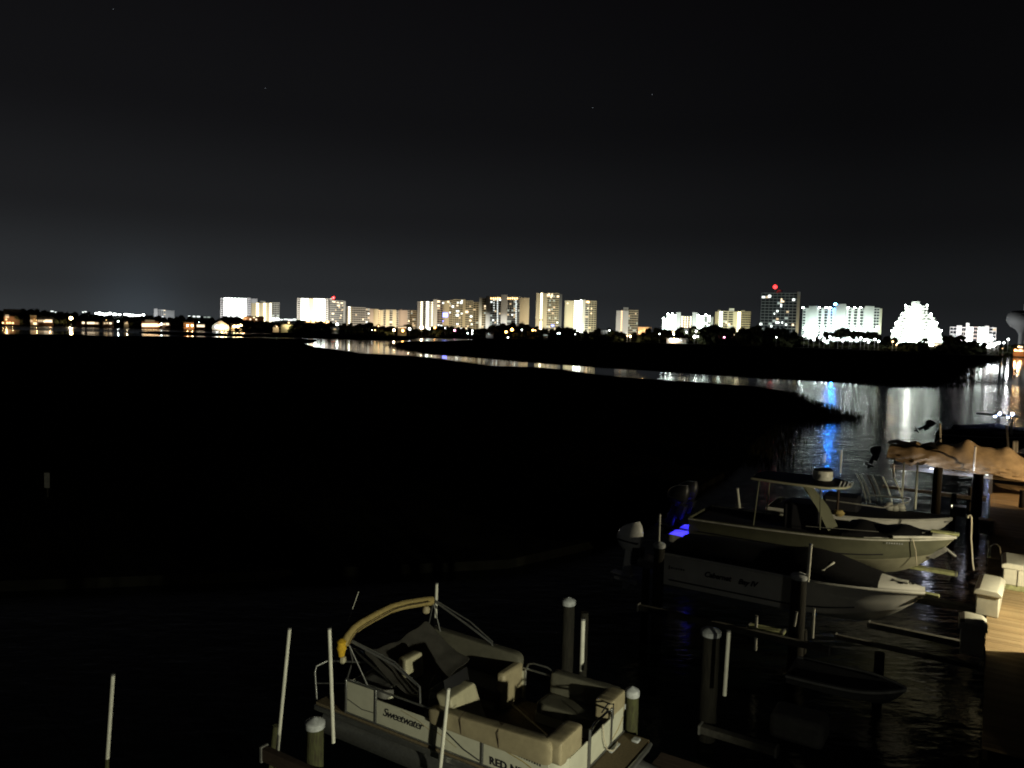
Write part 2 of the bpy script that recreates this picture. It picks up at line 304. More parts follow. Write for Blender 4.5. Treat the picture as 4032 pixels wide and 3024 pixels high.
# ------------------------------------------------------------------ towers across the bay
FK = .62
class Facade:
    'plane of a facade that looks straight at the bay; gives local x and height for a sight line'
    def __init__(s, cx, D, base): s.c = (cx, D); s.r = math.hypot(cx, D); s.base = base; s.yaw = -math.atan2(cx, D)
    def hit(s, px, py, off=0):
        d = ray(px, py); t = (s.r - off) / ((d[0] * s.c[0] + d[1] * s.c[1]) / s.r); x, y = d[0] * t - s.c[0], d[1] * t - s.c[1]
        return (x * s.c[1] - y * s.c[0]) / s.r, CH + d[2] * t - s.base
    def __call__(s, px, py=1250): return s.hit(px, py)[0]
    def z(s, px, py): return s.hit(px, py)[1]
def tower(name, label, D, secs, base=1.0, depth=22, added_floods=(), lit=(), cat='apartment tower', floor=3.1, extra=None):
    x_all = [aty(s[0], 1300, D)[0] for s in secs] + [aty(s[1], 1300, D)[0] for s in secs]
    X0, X1 = min(x_all), max(x_all); cx = (X0 + X1) / 2
    lx = Facade(cx, D, base); T = thing(name, label, cat, (cx, D, base), lx.yaw)
    top = 0
    for s in secs:
        x0, x1, yt, kind, wmat = s[:5]; o = s[5] if len(s) > 5 else {}
        a, c = lx(x0, (yt + 1290) / 2), lx(x1, (yt + 1290) / 2); h = lx.z((x0 + x1) / 2, yt); top = max(top, h)
        pr = o.get('proud', 0)
        if kind == 'wall':
            pbox('wall', M[wmat], T, ((a + c) / 2, depth / 2 - pr / 2, h / 2), (c - a, depth + pr, h))
            continue
        rec = o.get('rec', 1.6)
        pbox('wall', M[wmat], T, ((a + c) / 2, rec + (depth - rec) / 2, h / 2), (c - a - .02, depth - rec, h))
        nf = o.get('nf', max(3, int(h / floor))); fh = h / nf
        sm = M[o.get('slab', 'wall_w')]
        if kind == 'grid':
            nb = o.get('nb', 4); w = (c - a) / nb
            for f in range(nf + 1):
                pbox('balcony', sm, T, ((a + c) / 2, rec / 2 - .02, min(h - .1, f * fh + .45)), (c - a - .04, rec + .1, o.get('rail', .9)))
            for k in range(nb + 1):
                if o.get('fins', 1): pbox('fin_wall', sm, T, (a + k * w if 0 < k < nb else (a + .16 if k == 0 else c - .16), rec / 2, h / 2), (.32, rec + .2, h - .05))
            for f in range(nf):
                for k in range(nb):
                    q = rnd.random() * 2.4; lp = o.get('p', .06)
                    mt = M['glass']
                    if q < lp: mt = M[rnd.choice(o.get('lights', ['lw', 'lc', 'lwd']))]
                    elif q < lp + o.get('dim', .12): mt = M[rnd.choice(['lcd', 'lwd'])]
                    pbox('window', mt, T, (a + (k + .5) * w, rec - .06, f * fh + .9 + (fh - .9) / 2), (w * .80, .14, fh * .62))
        elif kind == 'lamps':          # open walkways with a lamp on each floor
            nb = o.get('nb', 1); w = (c - a) / nb
            for f in range(nf + 1):
                pbox('walkway_slab', sm, T, ((a + c) / 2, rec / 2 - .02, min(h - .1, f * fh + .3)), (c - a - .04, rec + .1, .6))
            for k in range(nb + 1):
                if 0 < k < nb: pbox('fin_wall', sm, T, (a + k * w, rec / 2, h / 2), (.5, rec + .2, h - .05))
            for f in range(nf):
                for k in range(nb):
                    if rnd.random() < o.get('q', 1):
                        pbox('walkway_lamp', M[o.get('lm', 'strip')], T, (a + (k + .5) * w, rec - .3, (f + .72) * fh), (w * o.get('lw', .5), .3, fh * o.get('lh', .32)))
    for (px, py, w, h_, lm) in lit:
        p = lx.hit(px, py, 1); k = lx.r / F
        pbox('window', M[lm], T, (p[0], -.35, p[1]), (w * k, .5, h_ * k))
    for fl in added_floods:  # unseen spots added in front of the facade to light its walls
        px, Lt, colr, alb = fl[:4]; dist = fl[4] if len(fl) > 4 else 55; zt = (fl[5] if len(fl) > 5 else .5) * top
        x = lx(px); d2 = dist ** 2 + zt ** 2
        pw = Lt * FK * math.pi / alb * 4 * math.pi * d2
        pbox('floodlight', M['black'], T, (x, -dist - 2, 3), (2, 1, 1))
        lamp('SPOT', (x, -dist, 4), pw, colr, T, 1.5, (x, 0, zt), math.radians(fl[6] if len(fl) > 6 else 85), .6, 'flood_lamp')
    if extra: extra(T, lx, D, base)
    return T
WH, WM, GR, YW = (1, 1, .97), (1, .84, .62), (.88, 1, .88), (1, .9, .62)
def roofbox(px0, px1, y0, y1, m='wall_w', nm='penthouse', dep=8):
    def f(T, lx, D, base):
        zb = lx.z(px0, y1); zt = lx.z(px0, y0)
        pbox(nm, M[m], T, ((lx(px0) + lx(px1)) / 2, dep / 2 + 2, (zb + zt) / 2), (lx(px1) - lx(px0), dep, zt - zb))
    return f
def both(*fs):
    def f(*a):
        for g in fs: g(*a)
    return f
def beacon(px, py, m, r):
    def f(T, lx, D, base):
        p = lx.hit(px, py); o = pball('beacon', M[m], T, (p[0], 3, p[1]), r)
        pbox('beacon_mast', M['steel'], T, (p[0], 3, p[1] - r - 1.5), (.3, .3, 3))
    return f

tower('distant_tower', 'far small pale tower with stepped roof beyond the trees on the left', 1900, [(606, 620, 1215, 'wall', 'wall_w'), (620, 652, 1220, 'grid', 'wall_w', dict(nb=4, p=.1)), (652, 687, 1222, 'wall', 'wall_g')], added_floods=[(645, .75, (.95, .97, 1), .6, 60)])
tower('condo_tower', 'leftmost blinding white slab tower with grey side walls', 1300, [(868, 880, 1174, 'grid', 'wall_w', dict(nb=1, p=0, dim=0)), (880, 972, 1173, 'lamps', 'wall_w', dict(nb=7, lm='stripb', lw=.62, lh=.4)), (972, 988, 1174, 'grid', 'wall_w', dict(nb=2, p=0, dim=0)), (988, 1014, 1176, 'wall', 'wall_g', dict(proud=-2))], added_floods=[(926, 2.2, (1, .97, .98), .7, 60)])
tower('condo_tower', 'shorter tower with yellow lit stairways right of the blinding white slab', 1220, [(990, 1006, 1194, 'wall', 'wall_c'), (1006, 1022, 1193, 'lamps', 'wall_c', dict(lm='stripw', lw=.6, lh=.6)), (1022, 1034, 1193, 'wall', 'wall_c', dict(proud=1)), (1034, 1050, 1193, 'lamps', 'wall_c', dict(lm='stripw', lw=.6, lh=.6)), (1050, 1060, 1193, 'wall', 'wall_c', dict(proud=1)), (1060, 1070, 1193, 'lamps', 'wall_c', dict(lm='stripw', lw=.6, lh=.6)), (1070, 1100, 1192, 'grid', 'wall_g', dict(nb=3, p=0, slab='wall_g'))], added_floods=[(1030, .8, YW, .6), (1090, .28, WH, .4)], extra=roofbox(1025, 1045, 1185, 1193, 'wall_g'))
tower('condo_tower', 'warm white overexposed tower beside the dark one with a small red beacon', 1200, [(1170, 1184, 1175, 'grid', 'wall_w', dict(nb=1, p=0, dim=0)), (1184, 1216, 1175, 'lamps', 'wall_w', dict(nb=2, lm='stripb', lw=.8, lh=.4)), (1216, 1234, 1175, 'wall', 'wall_c'), (1234, 1280, 1176, 'lamps', 'wall_w', dict(nb=3, lm='stripb', lw=.8, lh=.45)), (1280, 1292, 1177, 'grid', 'wall_w', dict(nb=1, p=0, dim=0))], added_floods=[(1215, 1.8, (1, .9, .76), .7), (1262, 2.2, (1, .9, .76), .7)])
tower('condo_tower', 'dark balcony tower with scattered lit windows and a small red roof beacon', 1215, [(1293.5, 1352, 1184, 'grid', 'wall_d', dict(nb=9, p=.05, dim=.2, slab='wall_g')), (1352, 1361, 1185, 'wall', 'wall_g')], lit=[(1317, 1189, 7, 5, 'lw'), (1330, 1191, 8, 4, 'lw'), (1346, 1193, 9, 5, 'lw'), (1335, 1203, 6, 5, 'lw'), (1336, 1210, 6, 5, 'lwd'), (1322, 1221, 4, 5, 'lwd'), (1311, 1235, 9, 5, 'lw'), (1343, 1242, 5, 4, 'lw'), (1340, 1252, 7, 5, 'lwd'), (1346, 1222, 5, 5, 'lwd')], added_floods=[(1326, .16, YW, .35)], extra=both(roofbox(1296, 1306, 1174, 1184), beacon(1313, 1172, 'red', 1.6)))
tower('condo_block', 'long low pale block with balcony grid and white left end stripe', 1150, [(1366, 1372, 1207, 'wall', 'wall_c', dict(proud=.5)), (1372, 1378, 1207, 'lamps', 'wall_w', dict(lm='strip', lw=.7, lh=.6)), (1378, 1385, 1207, 'wall', 'wall_c', dict(proud=.5)), (1385, 1440, 1211, 'grid', 'wall_w', dict(nb=8, p=.02, dim=.05)), (1440, 1455, 1215, 'grid', 'wall_p', dict(nb=2, p=.35, dim=.2)), (1455, 1470, 1216, 'wall', 'wall_p')], added_floods=[(1395, .50, WM, .7), (1440, .42, WM, .6)])
tower('condo_block', 'warm beige block of four tall pillars lit from below', 1170, [(1470.5, 1490, 1217, 'wall', 'wall_c', dict(proud=4)), (1490, 1497, 1221, 'lamps', 'wall_t', dict(lm='stripo', lh=.4)), (1497, 1509, 1221, 'wall', 'wall_c', dict(proud=4)), (1509, 1519, 1221, 'grid', 'wall_t', dict(nb=1, p=.05)), (1519, 1533, 1220, 'wall', 'wall_c', dict(proud=4)), (1533, 1546, 1221, 'grid', 'wall_t', dict(nb=1, p=.1)), (1546, 1560, 1220, 'wall', 'wall_c', dict(proud=4)), (1560, 1569, 1224, 'grid', 'wall_t', dict(nb=1, p=0))], added_floods=[(1500, .55, (1, .84, .56), .6, 40), (1540, .55, (1, .84, .56), .6, 40)])
tower('condo_block', 'plain pinkish block between the pillared block and the brown one', 1180, [(1569.5, 1604, 1221, 'wall', 'wall_p'), (1604, 1611, 1223, 'grid', 'wall_p', dict(nb=1, p=.1))], added_floods=[(1588, .30, (1, .82, .66), .5)], extra=roofbox(1572, 1583, 1217, 1221, 'wall_p'))
tower('condo_block', 'dim brown block left of the three bright light columns', 1190, [(1611.5, 1642, 1223, 'grid', 'wall_t', dict(nb=5, p=.04, slab='wall_t'))], added_floods=[(1626, .24, (1, .80, .5), .5)])
tower('condo_tower', 'white tower with three columns of bright stairway lights', 1120, [(1643, 1654, 1186, 'wall', 'wall_w'), (1654, 1665, 1187, 'lamps', 'wall_w', dict(lm='stripw', lw=.6, lh=.5)), (1665, 1676, 1187, 'grid', 'wall_w', dict(nb=1, p=0)), (1676, 1690, 1187, 'lamps', 'wall_w', dict(lm='strip', lw=.5, lh=.5)), (1690, 1698, 1187, 'wall', 'wall_w'), (1698, 1705, 1188, 'lamps', 'wall_w', dict(lm='stripw', lw=.4, lh=.5)), (1705, 1721, 1179, 'wall', 'wall_w', dict(proud=2)), (1721, 1744, 1184, 'grid', 'wall_d', dict(nb=2, p=.12, slab='wall_p'))], lit=[(1727, 1187, 10, 8, 'lw'), (1727, 1204, 9, 8, 'lw'), (1725, 1215, 14, 5, 'lwd'), (1745, 1193, 7, 6, 'lc'), (1727, 1280, 7, 6, 'lc')], added_floods=[(1680, .5, WM, .7)])
tower('condo_tower', 'wide curved tan tower with many lit windows and a violet sign', 1130, [(1745, 1768, 1184, 'wall', 'wall_t'), (1768, 1782, 1183, 'grid', 'wall_t', dict(nb=2, p=.08, slab='wall_t')), (1782, 1822, 1180, 'grid', 'wall_t', dict(nb=5, p=.12, slab='wall_c')), (1822, 1832, 1179, 'wall', 'wall_t', dict(proud=2)), (1832, 1862, 1185, 'grid', 'wall_t', dict(nb=4, p=.09, slab='wall_c')), (1862, 1885, 1191, 'grid', 'wall_t', dict(nb=2, p=.05, slab='wall_t'))],
   lit=[(1783, 1207, 8, 8, 'lc'), (1801, 1203, 7, 5, 'lw'), (1802, 1225, 12, 6, 'lc'), (1801, 1241, 12, 8, 'lc'), (1816, 1192, 9, 8, 'lc'), (1838, 1228, 12, 9, 'lw'), (1855, 1246, 9, 7, 'lc'), (1852, 1262, 8, 7, 'lw'), (1801, 1276, 8, 6, 'lc'), (1753, 1240, 18, 16, 'blue'), (1738, 1264, 14, 5, 'blue'), (1765, 1188, 8, 6, 'lw'), (1743, 1274, 6, 5, 'lwd')], added_floods=[(1780, .42, (1, .86, .60), .5), (1845, .40, (1, .88, .60), .5)])
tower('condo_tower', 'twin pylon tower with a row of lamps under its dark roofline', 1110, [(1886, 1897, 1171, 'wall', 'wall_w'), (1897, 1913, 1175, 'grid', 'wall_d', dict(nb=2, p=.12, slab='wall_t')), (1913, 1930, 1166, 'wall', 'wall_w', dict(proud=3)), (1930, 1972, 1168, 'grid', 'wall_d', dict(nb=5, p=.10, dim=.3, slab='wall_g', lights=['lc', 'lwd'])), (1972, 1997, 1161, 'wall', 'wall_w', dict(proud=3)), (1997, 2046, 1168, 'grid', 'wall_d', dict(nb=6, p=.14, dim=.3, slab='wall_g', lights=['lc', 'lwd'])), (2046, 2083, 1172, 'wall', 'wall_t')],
   lit=[(1934 + i * 8.6, 1175, 5, 6, 'bulbw') for i in range(5)] + [(2000 + i * 9, 1175, 5, 6, 'bulbw') for i in range(5)] + [(1959, 1182 + i * 6.5, 3, 3.5, 'lc') for i in range(16)] + [(1945, 1182 + i * 10, 3, 3.5, 'lc') for i in range(5)] + [(2032, 1184 + i * 7, 3, 4, 'lc') for i in range(14)], added_floods=[(1921, 1.0, (1, .97, .84), .7, 28, .3, 50), (1984, .85, (1, .97, .86), .7, 28, .3, 50), (2064, .38, (1, .86, .62), .5)])
tower('condo_tower', 'tallest tan tower with one bright vertical light stripe', 1120, [(2110, 2127, 1154, 'wall', 'wall_t'), (2127, 2135, 1154, 'lamps', 'wall_w', dict(lm='stripw', lw=.9, lh=.9, q=.93)), (2135, 2153, 1154, 'wall', 'wall_t'), (2153, 2200, 1155, 'grid', 'wall_d', dict(nb=6, p=.05, dim=.25, slab='wall_t')), (2200, 2212, 1158, 'wall', 'wall_d')], lit=[(2156, 1163, 4, 9, 'lw'), (2162, 1161, 6, 12, 'lw'), (2170, 1168, 5, 12, 'lw'), (2174, 1162, 5, 12, 'lw'), (2197, 1167, 9, 7, 'lw'), (2182, 1210, 8, 7, 'lwd'), (2162, 1221, 8, 8, 'lw'), (2177, 1233, 8, 6, 'lwd'), (2176, 1282, 8, 6, 'blue')], added_floods=[(2132, .50, (1, .88, .64), .5), (2180, .26, GR, .3)])
tower('condo_tower', 'square cream tower with a bright comb of walkway lights in the middle', 1130, [(2223, 2259, 1184, 'wall', 'wall_c'), (2259, 2282, 1184, 'lamps', 'wall_c', dict(nb=2, lm='strip', lw=.7, lh=.35)), (2282, 2292, 1180, 'lamps', 'wall_w', dict(lm='strip', lw=.5, lh=.6)), (2292, 2303, 1181, 'wall', 'wall_w', dict(proud=2)), (2303, 2318, 1185, 'grid', 'wall_c', dict(nb=1, p=.05)), (2318, 2348, 1186, 'grid', 'wall_c', dict(nb=3, p=.05, slab='wall_c'))], lit=[(2235, 1194, 6, 5, 'lw'), (2315, 1189, 12, 6, 'bulbw'), (2329, 1215, 5, 5, 'lw'), (2315, 1214, 5, 5, 'lw'), (2328, 1234, 5, 6, 'lw')], added_floods=[(2245, .62, (1, .95, .66), .6), (2320, .60, (1, .94, .66), .6), (2295, .6, (1, 1, .7), .6, 20, .2, 60)], extra=both(roofbox(2258, 2263, 1180, 1185), roofbox(2280, 2302, 1176, 1182, 'wall_g')))
tower('condo_tower', 'slim tower, white half with orange stripe and dark speckled half', 1080, [(2426, 2445, 1223, 'wall', 'wall_w'), (2445, 2450, 1223, 'lamps', 'wall_w', dict(lm='stripo', lw=.8, lh=.8)), (2450, 2474, 1223, 'wall', 'wall_w'), (2474, 2512, 1222, 'grid', 'wall_d', dict(nb=6, p=.03, dim=.3, slab='wall_t', lights=['lcd', 'lc']))], added_floods=[(2448, .42, (1, .98, .92), .7), (2474, 1.6, (1, .95, .7), .7, 8, .06, 100), (2495, .28, YW, .4)], extra=roofbox(2453, 2473, 1210, 1223, 'wall_g'))
tower('condo_block', 'wide block with blinding greenish white wings between two grey pylons', 1050, [(2607, 2625, 1254, 'lamps', 'wall_w', dict(nb=2, lm='stripb', lh=.4)), (2625, 2662, 1238, 'lamps', 'wall_w', dict(nb=3, lm='stripb', lw=.9, lh=.55)), (2662, 2680, 1230, 'wall', 'wall_w', dict(proud=2)), (2680, 2692, 1245, 'lamps', 'wall_o', dict(lm='stripw', lw=.5, lh=.6)), (2692, 2712, 1246, 'lamps', 'wall_o', dict(nb=2, lm='stripw', lw=.25, lh=.7)), (2712, 2726, 1246, 'lamps', 'wall_d', dict(lm='stripw', lw=.3, lh=.7)), (2726, 2744, 1230, 'wall', 'wall_w', dict(proud=2)), (2744, 2772, 1243, 'lamps', 'wall_w', dict(nb=2, lm='stripb', lw=.9, lh=.5)), (2772, 2797, 1242, 'lamps', 'wall_g', dict(nb=2, lm='stripb', lw=.9, lh=.5, q=.6)), (2797, 2808, 1248, 'wall', 'wall_g')], lit=[(x, y, 5, 3.5, 'bulbR') for x, y in ((2612, 1253), (2630, 1236), (2648, 1236), (2672, 1243), (2748, 1241), (2780, 1240))], added_floods=[(2640, 1.0, GR, .7), (2671, .35, GR, .7, 30, .5, 40), (2735, .35, GR, .7, 30, .5, 40), (2765, .9, GR, .7)], cat='apartment block')
tower('condo_block', 'olive cream block with a white stripe and a small round roof hut', 1060, [(2815, 2832, 1227, 'wall', 'wall_t'), (2832, 2844, 1227, 'lamps', 'wall_w', dict(lm='stripb', lw=.9, lh=.8)), (2844, 2888, 1226, 'grid', 'wall_c', dict(nb=2, p=.03, slab='wall_c')), (2888, 2902, 1227, 'wall', 'wall_c'), (2902, 2917, 1228, 'lamps', 'wall_c', dict(nb=2, lm='stripw', lw=.5, lh=.9)), (2917, 2955, 1228, 'grid', 'wall_t', dict(nb=6, p=.0, dim=0, slab='wall_t', fins=0))], lit=[(2870, 1277, 9, 7, 'lw'), (2859, 1271, 4, 7, 'lw')], added_floods=[(2850, .52, (.97, 1, .72), .6), (2900, .5, (.98, 1, .66), .6), (2938, .25, (1, .92, .5), .5)], extra=both(roofbox(2870, 2890, 1214, 1226, 'wall_w'), roofbox(2825, 2837, 1221, 1227, 'wall_t'), roofbox(2918, 2932, 1221, 1228, 'wall_t')), cat='apartment block')
def dome(T, lx, D, base):
    z = lx.z(3065, 1152)
    MB().lathe([(4.6, 0), (4.4, 1.2), (3.3, 2.6), (1.6, 3.6), (.1, 4)], 14, (lx(3066), 8, z)).build('roof_dome', M['wall_g'], T, True)
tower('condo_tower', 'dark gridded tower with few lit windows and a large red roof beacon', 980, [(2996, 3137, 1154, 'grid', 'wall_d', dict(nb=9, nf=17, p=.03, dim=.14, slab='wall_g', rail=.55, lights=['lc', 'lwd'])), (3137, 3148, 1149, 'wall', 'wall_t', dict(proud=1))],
   lit=[(3030, 1166, 10, 9, 'lc'), (3077, 1183, 5, 14, 'lw'), (3084, 1187, 6, 6, 'lw'), (3076, 1203, 5, 12, 'lc'), (3125, 1180, 9, 8, 'lc'), (3061, 1225, 7, 7, 'lc'), (3049, 1235, 4, 7, 'lc'), (3101, 1228, 9, 6, 'lwd'), (3061, 1256, 9, 7, 'lwd'), (3061, 1270, 13, 8, 'lc'), (3080, 1270, 5, 8, 'lc'), (3095, 1278, 7, 7, 'lc'), (3122, 1279, 7, 7, 'lw'), (2996, 1276, 9, 8, 'lc'), (3037, 1285, 7, 8, 'lc')], added_floods=[(3050, .085, (.9, 1, .93), .36), (3110, .085, (.9, 1, .93), .36), (3142, .25, YW, .5, 18, .4, 50)], extra=both(dome, beacon(3052, 1129, 'redw', 2.6)))
def roofblue(T, lx, D, base):
    pbox('roof_lamp', M['blueb'], T, (lx(3287), -1.2, lx.z(3287, 1198)), (2.4, 1, 1.4)); pbox('added_light_shield', M['wall_w'], T, (lx(3287) - 1.9, 6, lx.z(3287, 1198)), (.4, 24, 2.6))  # plate added as a shield so the blue stays off the dark tower
tower('condo_block', 'huge blinding white block with three taller stair towers', 880, [(3160, 3172, 1213, 'grid', 'wall_w', dict(nb=1, p=0, dim=0)), (3172, 3184, 1213, 'wall', 'wall_w'), (3184, 3214, 1205, 'wall', 'wall_w', dict(proud=3)), (3214, 3221, 1213, 'wall', 'wall_w'), (3221, 3234, 1213, 'grid', 'wall_w', dict(nb=1, p=0, dim=0, rail=.7, rec=3)), (3234, 3244, 1213, 'wall', 'wall_w'), (3244, 3259, 1213, 'grid', 'wall_w', dict(nb=1, p=0, dim=0, rail=.6, rec=3)), (3259, 3269, 1213, 'wall', 'wall_w'), (3269, 3278, 1213, 'grid', 'wall_w', dict(nb=1, p=0, dim=0, rail=.8, rec=3)), (3278, 3289, 1213, 'wall', 'wall_w'), (3289, 3330, 1197, 'wall', 'wall_w', dict(proud=3)), (3330, 3339, 1212, 'wall', 'wall_w'), (3339, 3351, 1212, 'grid', 'wall_w', dict(nb=1, p=0, dim=0, rail=.9, rec=3)), (3351, 3360, 1213, 'wall', 'wall_w'), (3360, 3376, 1213, 'grid', 'wall_w', dict(nb=1, p=0, dim=0, rail=.6, rec=3)), (3376, 3385, 1213, 'wall', 'wall_w'), (3385, 3400, 1213, 'grid', 'wall_w', dict(nb=1, p=0, dim=0, rail=.6, rec=3)), (3400, 3404, 1213, 'wall', 'wall_w'), (3404, 3440, 1206, 'wall', 'wall_w', dict(proud=3)), (3440, 3462, 1214, 'grid', 'wall_w', dict(nb=2, p=0, dim=0)), (3462, 3472, 1215, 'wall', 'wall_c')],
   lit=[(x, 1290, 9, 8, 'stripb') for x in range(3168, 3460, 24)] + [(x, 1211, 5, 3.5, 'bulbR') for x in (3162, 3204, 3226, 3252, 3268, 3320, 3340, 3365, 3389, 3431)] + [(x, 1300, 10, 5, 'stripb') for x in range(3180, 3460, 19)], added_floods=[(3185, 1.7, (.80, 1, .90), .7, 34, .3), (3245, 1.7, (.80, 1, .90), .7, 34, .3), (3310, 1.7, (.80, 1, .92), .7, 34, .3), (3380, 1.7, (.80, 1, .90), .7, 34, .3), (3440, 1.5, (.84, 1, .88), .7, 34, .3)], extra=roofblue, cat='apartment block')
# stepped pyramid
def pyramid():
    D = 800; base = 1.0
    steps = [(3590, 3622, 1187), (3563, 3654, 1204), (3553, 3665, 1229), (3545, 3672, 1238), (3538, 3680, 1249), (3531, 3686, 1262), (3524, 3692, 1275), (3517, 3700, 1290), (3511, 3706, 1303), (3508, 3713, 1322)]
    cx = aty(3609, 1260, D)[0]
    fx = Facade(cx, D, base); T = thing('pyramid_hotel', 'blinding white stepped pyramid building behind the trees on the right', 'apartment building', (cx, D, base), fx.yaw)
    for i, (a, c, y) in enumerate(steps):
        xa, xc = fx(a, y), fx(c, y); zt = fx.z(3609, y)
        zb = fx.z(3609, steps[i + 1][2]) if i + 1 < len(steps) else 0
        pbox('storey_block', M['wall_w'], T, ((xa + xc) / 2, 12, (zt + zb) / 2), (xc - xa, 22 + i * .6, zt - zb))
        if i == 0: continue
        nf = max(1, round((zt - zb) / 2.9)); w = 3.6; n = int((xc - xa) / w)
        for f in range(nf):
            z = zb + (f + .5) * (zt - zb) / nf
            pbox('balcony', M['wall_w'], T, ((xa + xc) / 2, .3 - i * .3, z - 1.0), (xc - xa + .5, 1.6, .35))
            for k in range(n):
                xx = xa + (k + .5) * (xc - xa) / n
                if abs(xx - fx(3557)) < 2 or abs(xx - fx(3648)) < 2: m_ = 'glass'
                else: m_ = 'stripb' if rnd.random() < .45 else 'stripc'
                pbox('walkway_lamp', M[m_], T, (xx, .75 - i * .3, z + .3), (w * .5, .5, .9))
    for px in (3545, 3609, 3672):
        x = fx(px)
        lamp('SPOT', (x, -40, 4), .8 * 3.14 / .7 * 12.57 * 2200, (.88, 1, .86), T, 1.5, (x, 0, 22), math.radians(95), .6, 'flood_lamp')  # unseen spots added to light the stepped front
    for f in range(13): pbox('stair_lamp', M['bulbC'], T, (fx(3588), -3.2, 3 + f * 3.0), (3.0, .4, 1.3))
    for px, y in ((3512, 1302), (3527, 1272), (3553, 1236), (3566, 1202), (3652, 1202), (3666, 1236), (3690, 1272), (3706, 1302)): pbox('roof_edge_lamp', M['bulbR'], T, (fx(px, y), -2.5, fx.z(px, y)), (1.2, .4, .9))
    pbox('rooftop_lamp', M['stripb'], T, (0, -1, 44.5), (6, .6, 1.2))
pyramid()
tower('condo_block', 'low grey white block with three stair shafts and pink lit centre, right of the pyramid', 820, [(3741, 3767, 1288, 'grid', 'wall_g', dict(nb=2, p=.05, slab='wall_w', nf=6)), (3767, 3787, 1281, 'wall', 'wall_w', dict(proud=3)), (3787, 3804, 1290, 'grid', 'wall_c', dict(nb=2, p=.3, nf=5, lights=['lw'])), (3804, 3818, 1272, 'wall', 'wall_w', dict(proud=3)), (3818, 3832, 1288, 'lamps', 'wall_w', dict(lm='stripb', lw=.9, lh=.6)), (3832, 3852, 1288, 'grid', 'wall_p', dict(nb=1, p=0, slab='wall_p', nf=6)), (3852, 3878, 1288, 'lamps', 'wall_w', dict(nb=2, lm='stripb', lw=.9, lh=.6)), (3878, 3895, 1284, 'wall', 'wall_w', dict(proud=3)), (3895, 3924, 1291, 'grid', 'wall_g', dict(nb=2, p=.05, slab='wall_w', nf=6))], lit=[(3898, 1320, 13, 8, 'lc'), (3897, 1335, 20, 9, 'bulbc')], added_floods=[(3757, .45, (.9, .93, 1), .6, 40), (3777, .42, (.9, .93, 1), .7, 30), (3835, 1.1, (1, .86, .84), .6, 40), (3887, .4, (.95, .93, 1), .7, 30), (3910, .42, (.93, .95, 1), .6, 40)], cat='apartment block')
tower('edge_tower', 'sliver of a grey tower behind the water tower at the right edge', 900, [(4028, 4090, 1198, 'wall', 'wall_g')], added_floods=[(4050, .2, WH, .4)])
# water tower
TW = mat('dull_tank_paint', (.10, .10, .10), .7)
T = thing('water_tower', 'dark bulb shaped water tower at the right edge of the skyline', 'water tower', aty(4020, 1347, 560)[:2] + (1,))
k = 560 / F; zt = aty(4020, 1228, 560)[2]
MB().lathe([(10 * k, zt), (34 * k, zt - 2 * k), (50 * k, zt - 14 * k), (55 * k, zt - 32 * k), (52 * k, zt - 46 * k), (40 * k, zt - 62 * k), (20 * k, zt - 76 * k), (12.5 * k, zt - 88 * k)], 32).build('tank', TW, T, True)
MB().lathe([(12.5 * k, zt - 88 * k), (9.5 * k, zt - 96 * k), (9.5 * k, 6), (13 * k, 0)], 24).build('stem', TW, T, True)
lamp('SPOT', (-45, 6, 8), 60000, (.95, 1, 1), T, 1, (-5, 0, 22), math.radians(60), .5, 'site_lamp')

# ------------------------------------------------------------------ houses and lamps on the far shore
def shoreD(px):
    tab = [(-300, 860), (0, 850), (700, 820), (1100, 790), (1600, 760), (2200, 760), (2700, 720), (3200, 660), (3500, 600), (3900, 520), (4100, 480)]
    for (a, A), (c, B) in zip(tab, tab[1:]):
        if px <= c: return A + (B - A) * (px - a) / (c - a)
    return tab[-1][1]
def house(name, label, x0, x1, ytop, ybase, wm_, rm, wins=(), porch=(), roof='gable', dD=0, eave=None, cat='house', group=None, ridge='x'):
    D = shoreD((x0 + x1) / 2) + 12 + dD; a = aty(x0, ybase, D); c = aty(x1, ybase, D); cx = (a[0] + c[0]) / 2; zb = .45
    cb_ = D / math.hypot(cx, D); w = (c[0] - a[0]) * cb_; zt = aty((x0 + x1) / 2, ytop, D)[2]; h = zt - zb; eh = h * (eave or .62); dep = max(8, w * .5)
    T = thing(name, label, cat, (cx, D, zb), -math.atan2(cx, D), group)
    pbox('wall', M[wm_], T, (0, dep / 2, eh / 2), (w, dep, eh))
    mb = MB()
    if roof == 'gable' and ridge == 'x': mb.xprism([(-.6, eh + .01), (dep + .6, eh + .01), (dep / 2, h)], -w / 2 - .5, w / 2 + .5)
    elif roof == 'gable': mb.yprism([(-w / 2 - .5, eh + .01), (w / 2 + .5, eh + .01), (0, h)], -.6, dep + .6)
    else: mb.box(-w / 2 - .4, w / 2 + .4, -.5, dep + .4, eh + .01, eh + max(.4, min(h - eh, 1.2)))
    mb.build('roof', M[rm], T)
    k = D / F
    for (px, py, ww, hh, lm) in wins:
        p = aty(px, py, D); pbox('window', M[lm], T, ((p[0] - cx) * cb_, -.06, p[2] - zb), (ww * k, .3, hh * k))
    for (px, py, lm, r, pw, colr) in porch:
        p = aty(px, py, D - 3); pball('porch_lamp', M[lm], T, ((p[0] - cx) * cb_, -2.5, p[2] - zb), r)
        if pw: lamp('POINT', ((p[0] - cx) * cb_, -3.2, p[2] - zb), pw * .24, colr, T, .4, name='porch_light')
    return T
OR, WW = (1, .55, .22), (1, .78, .48)
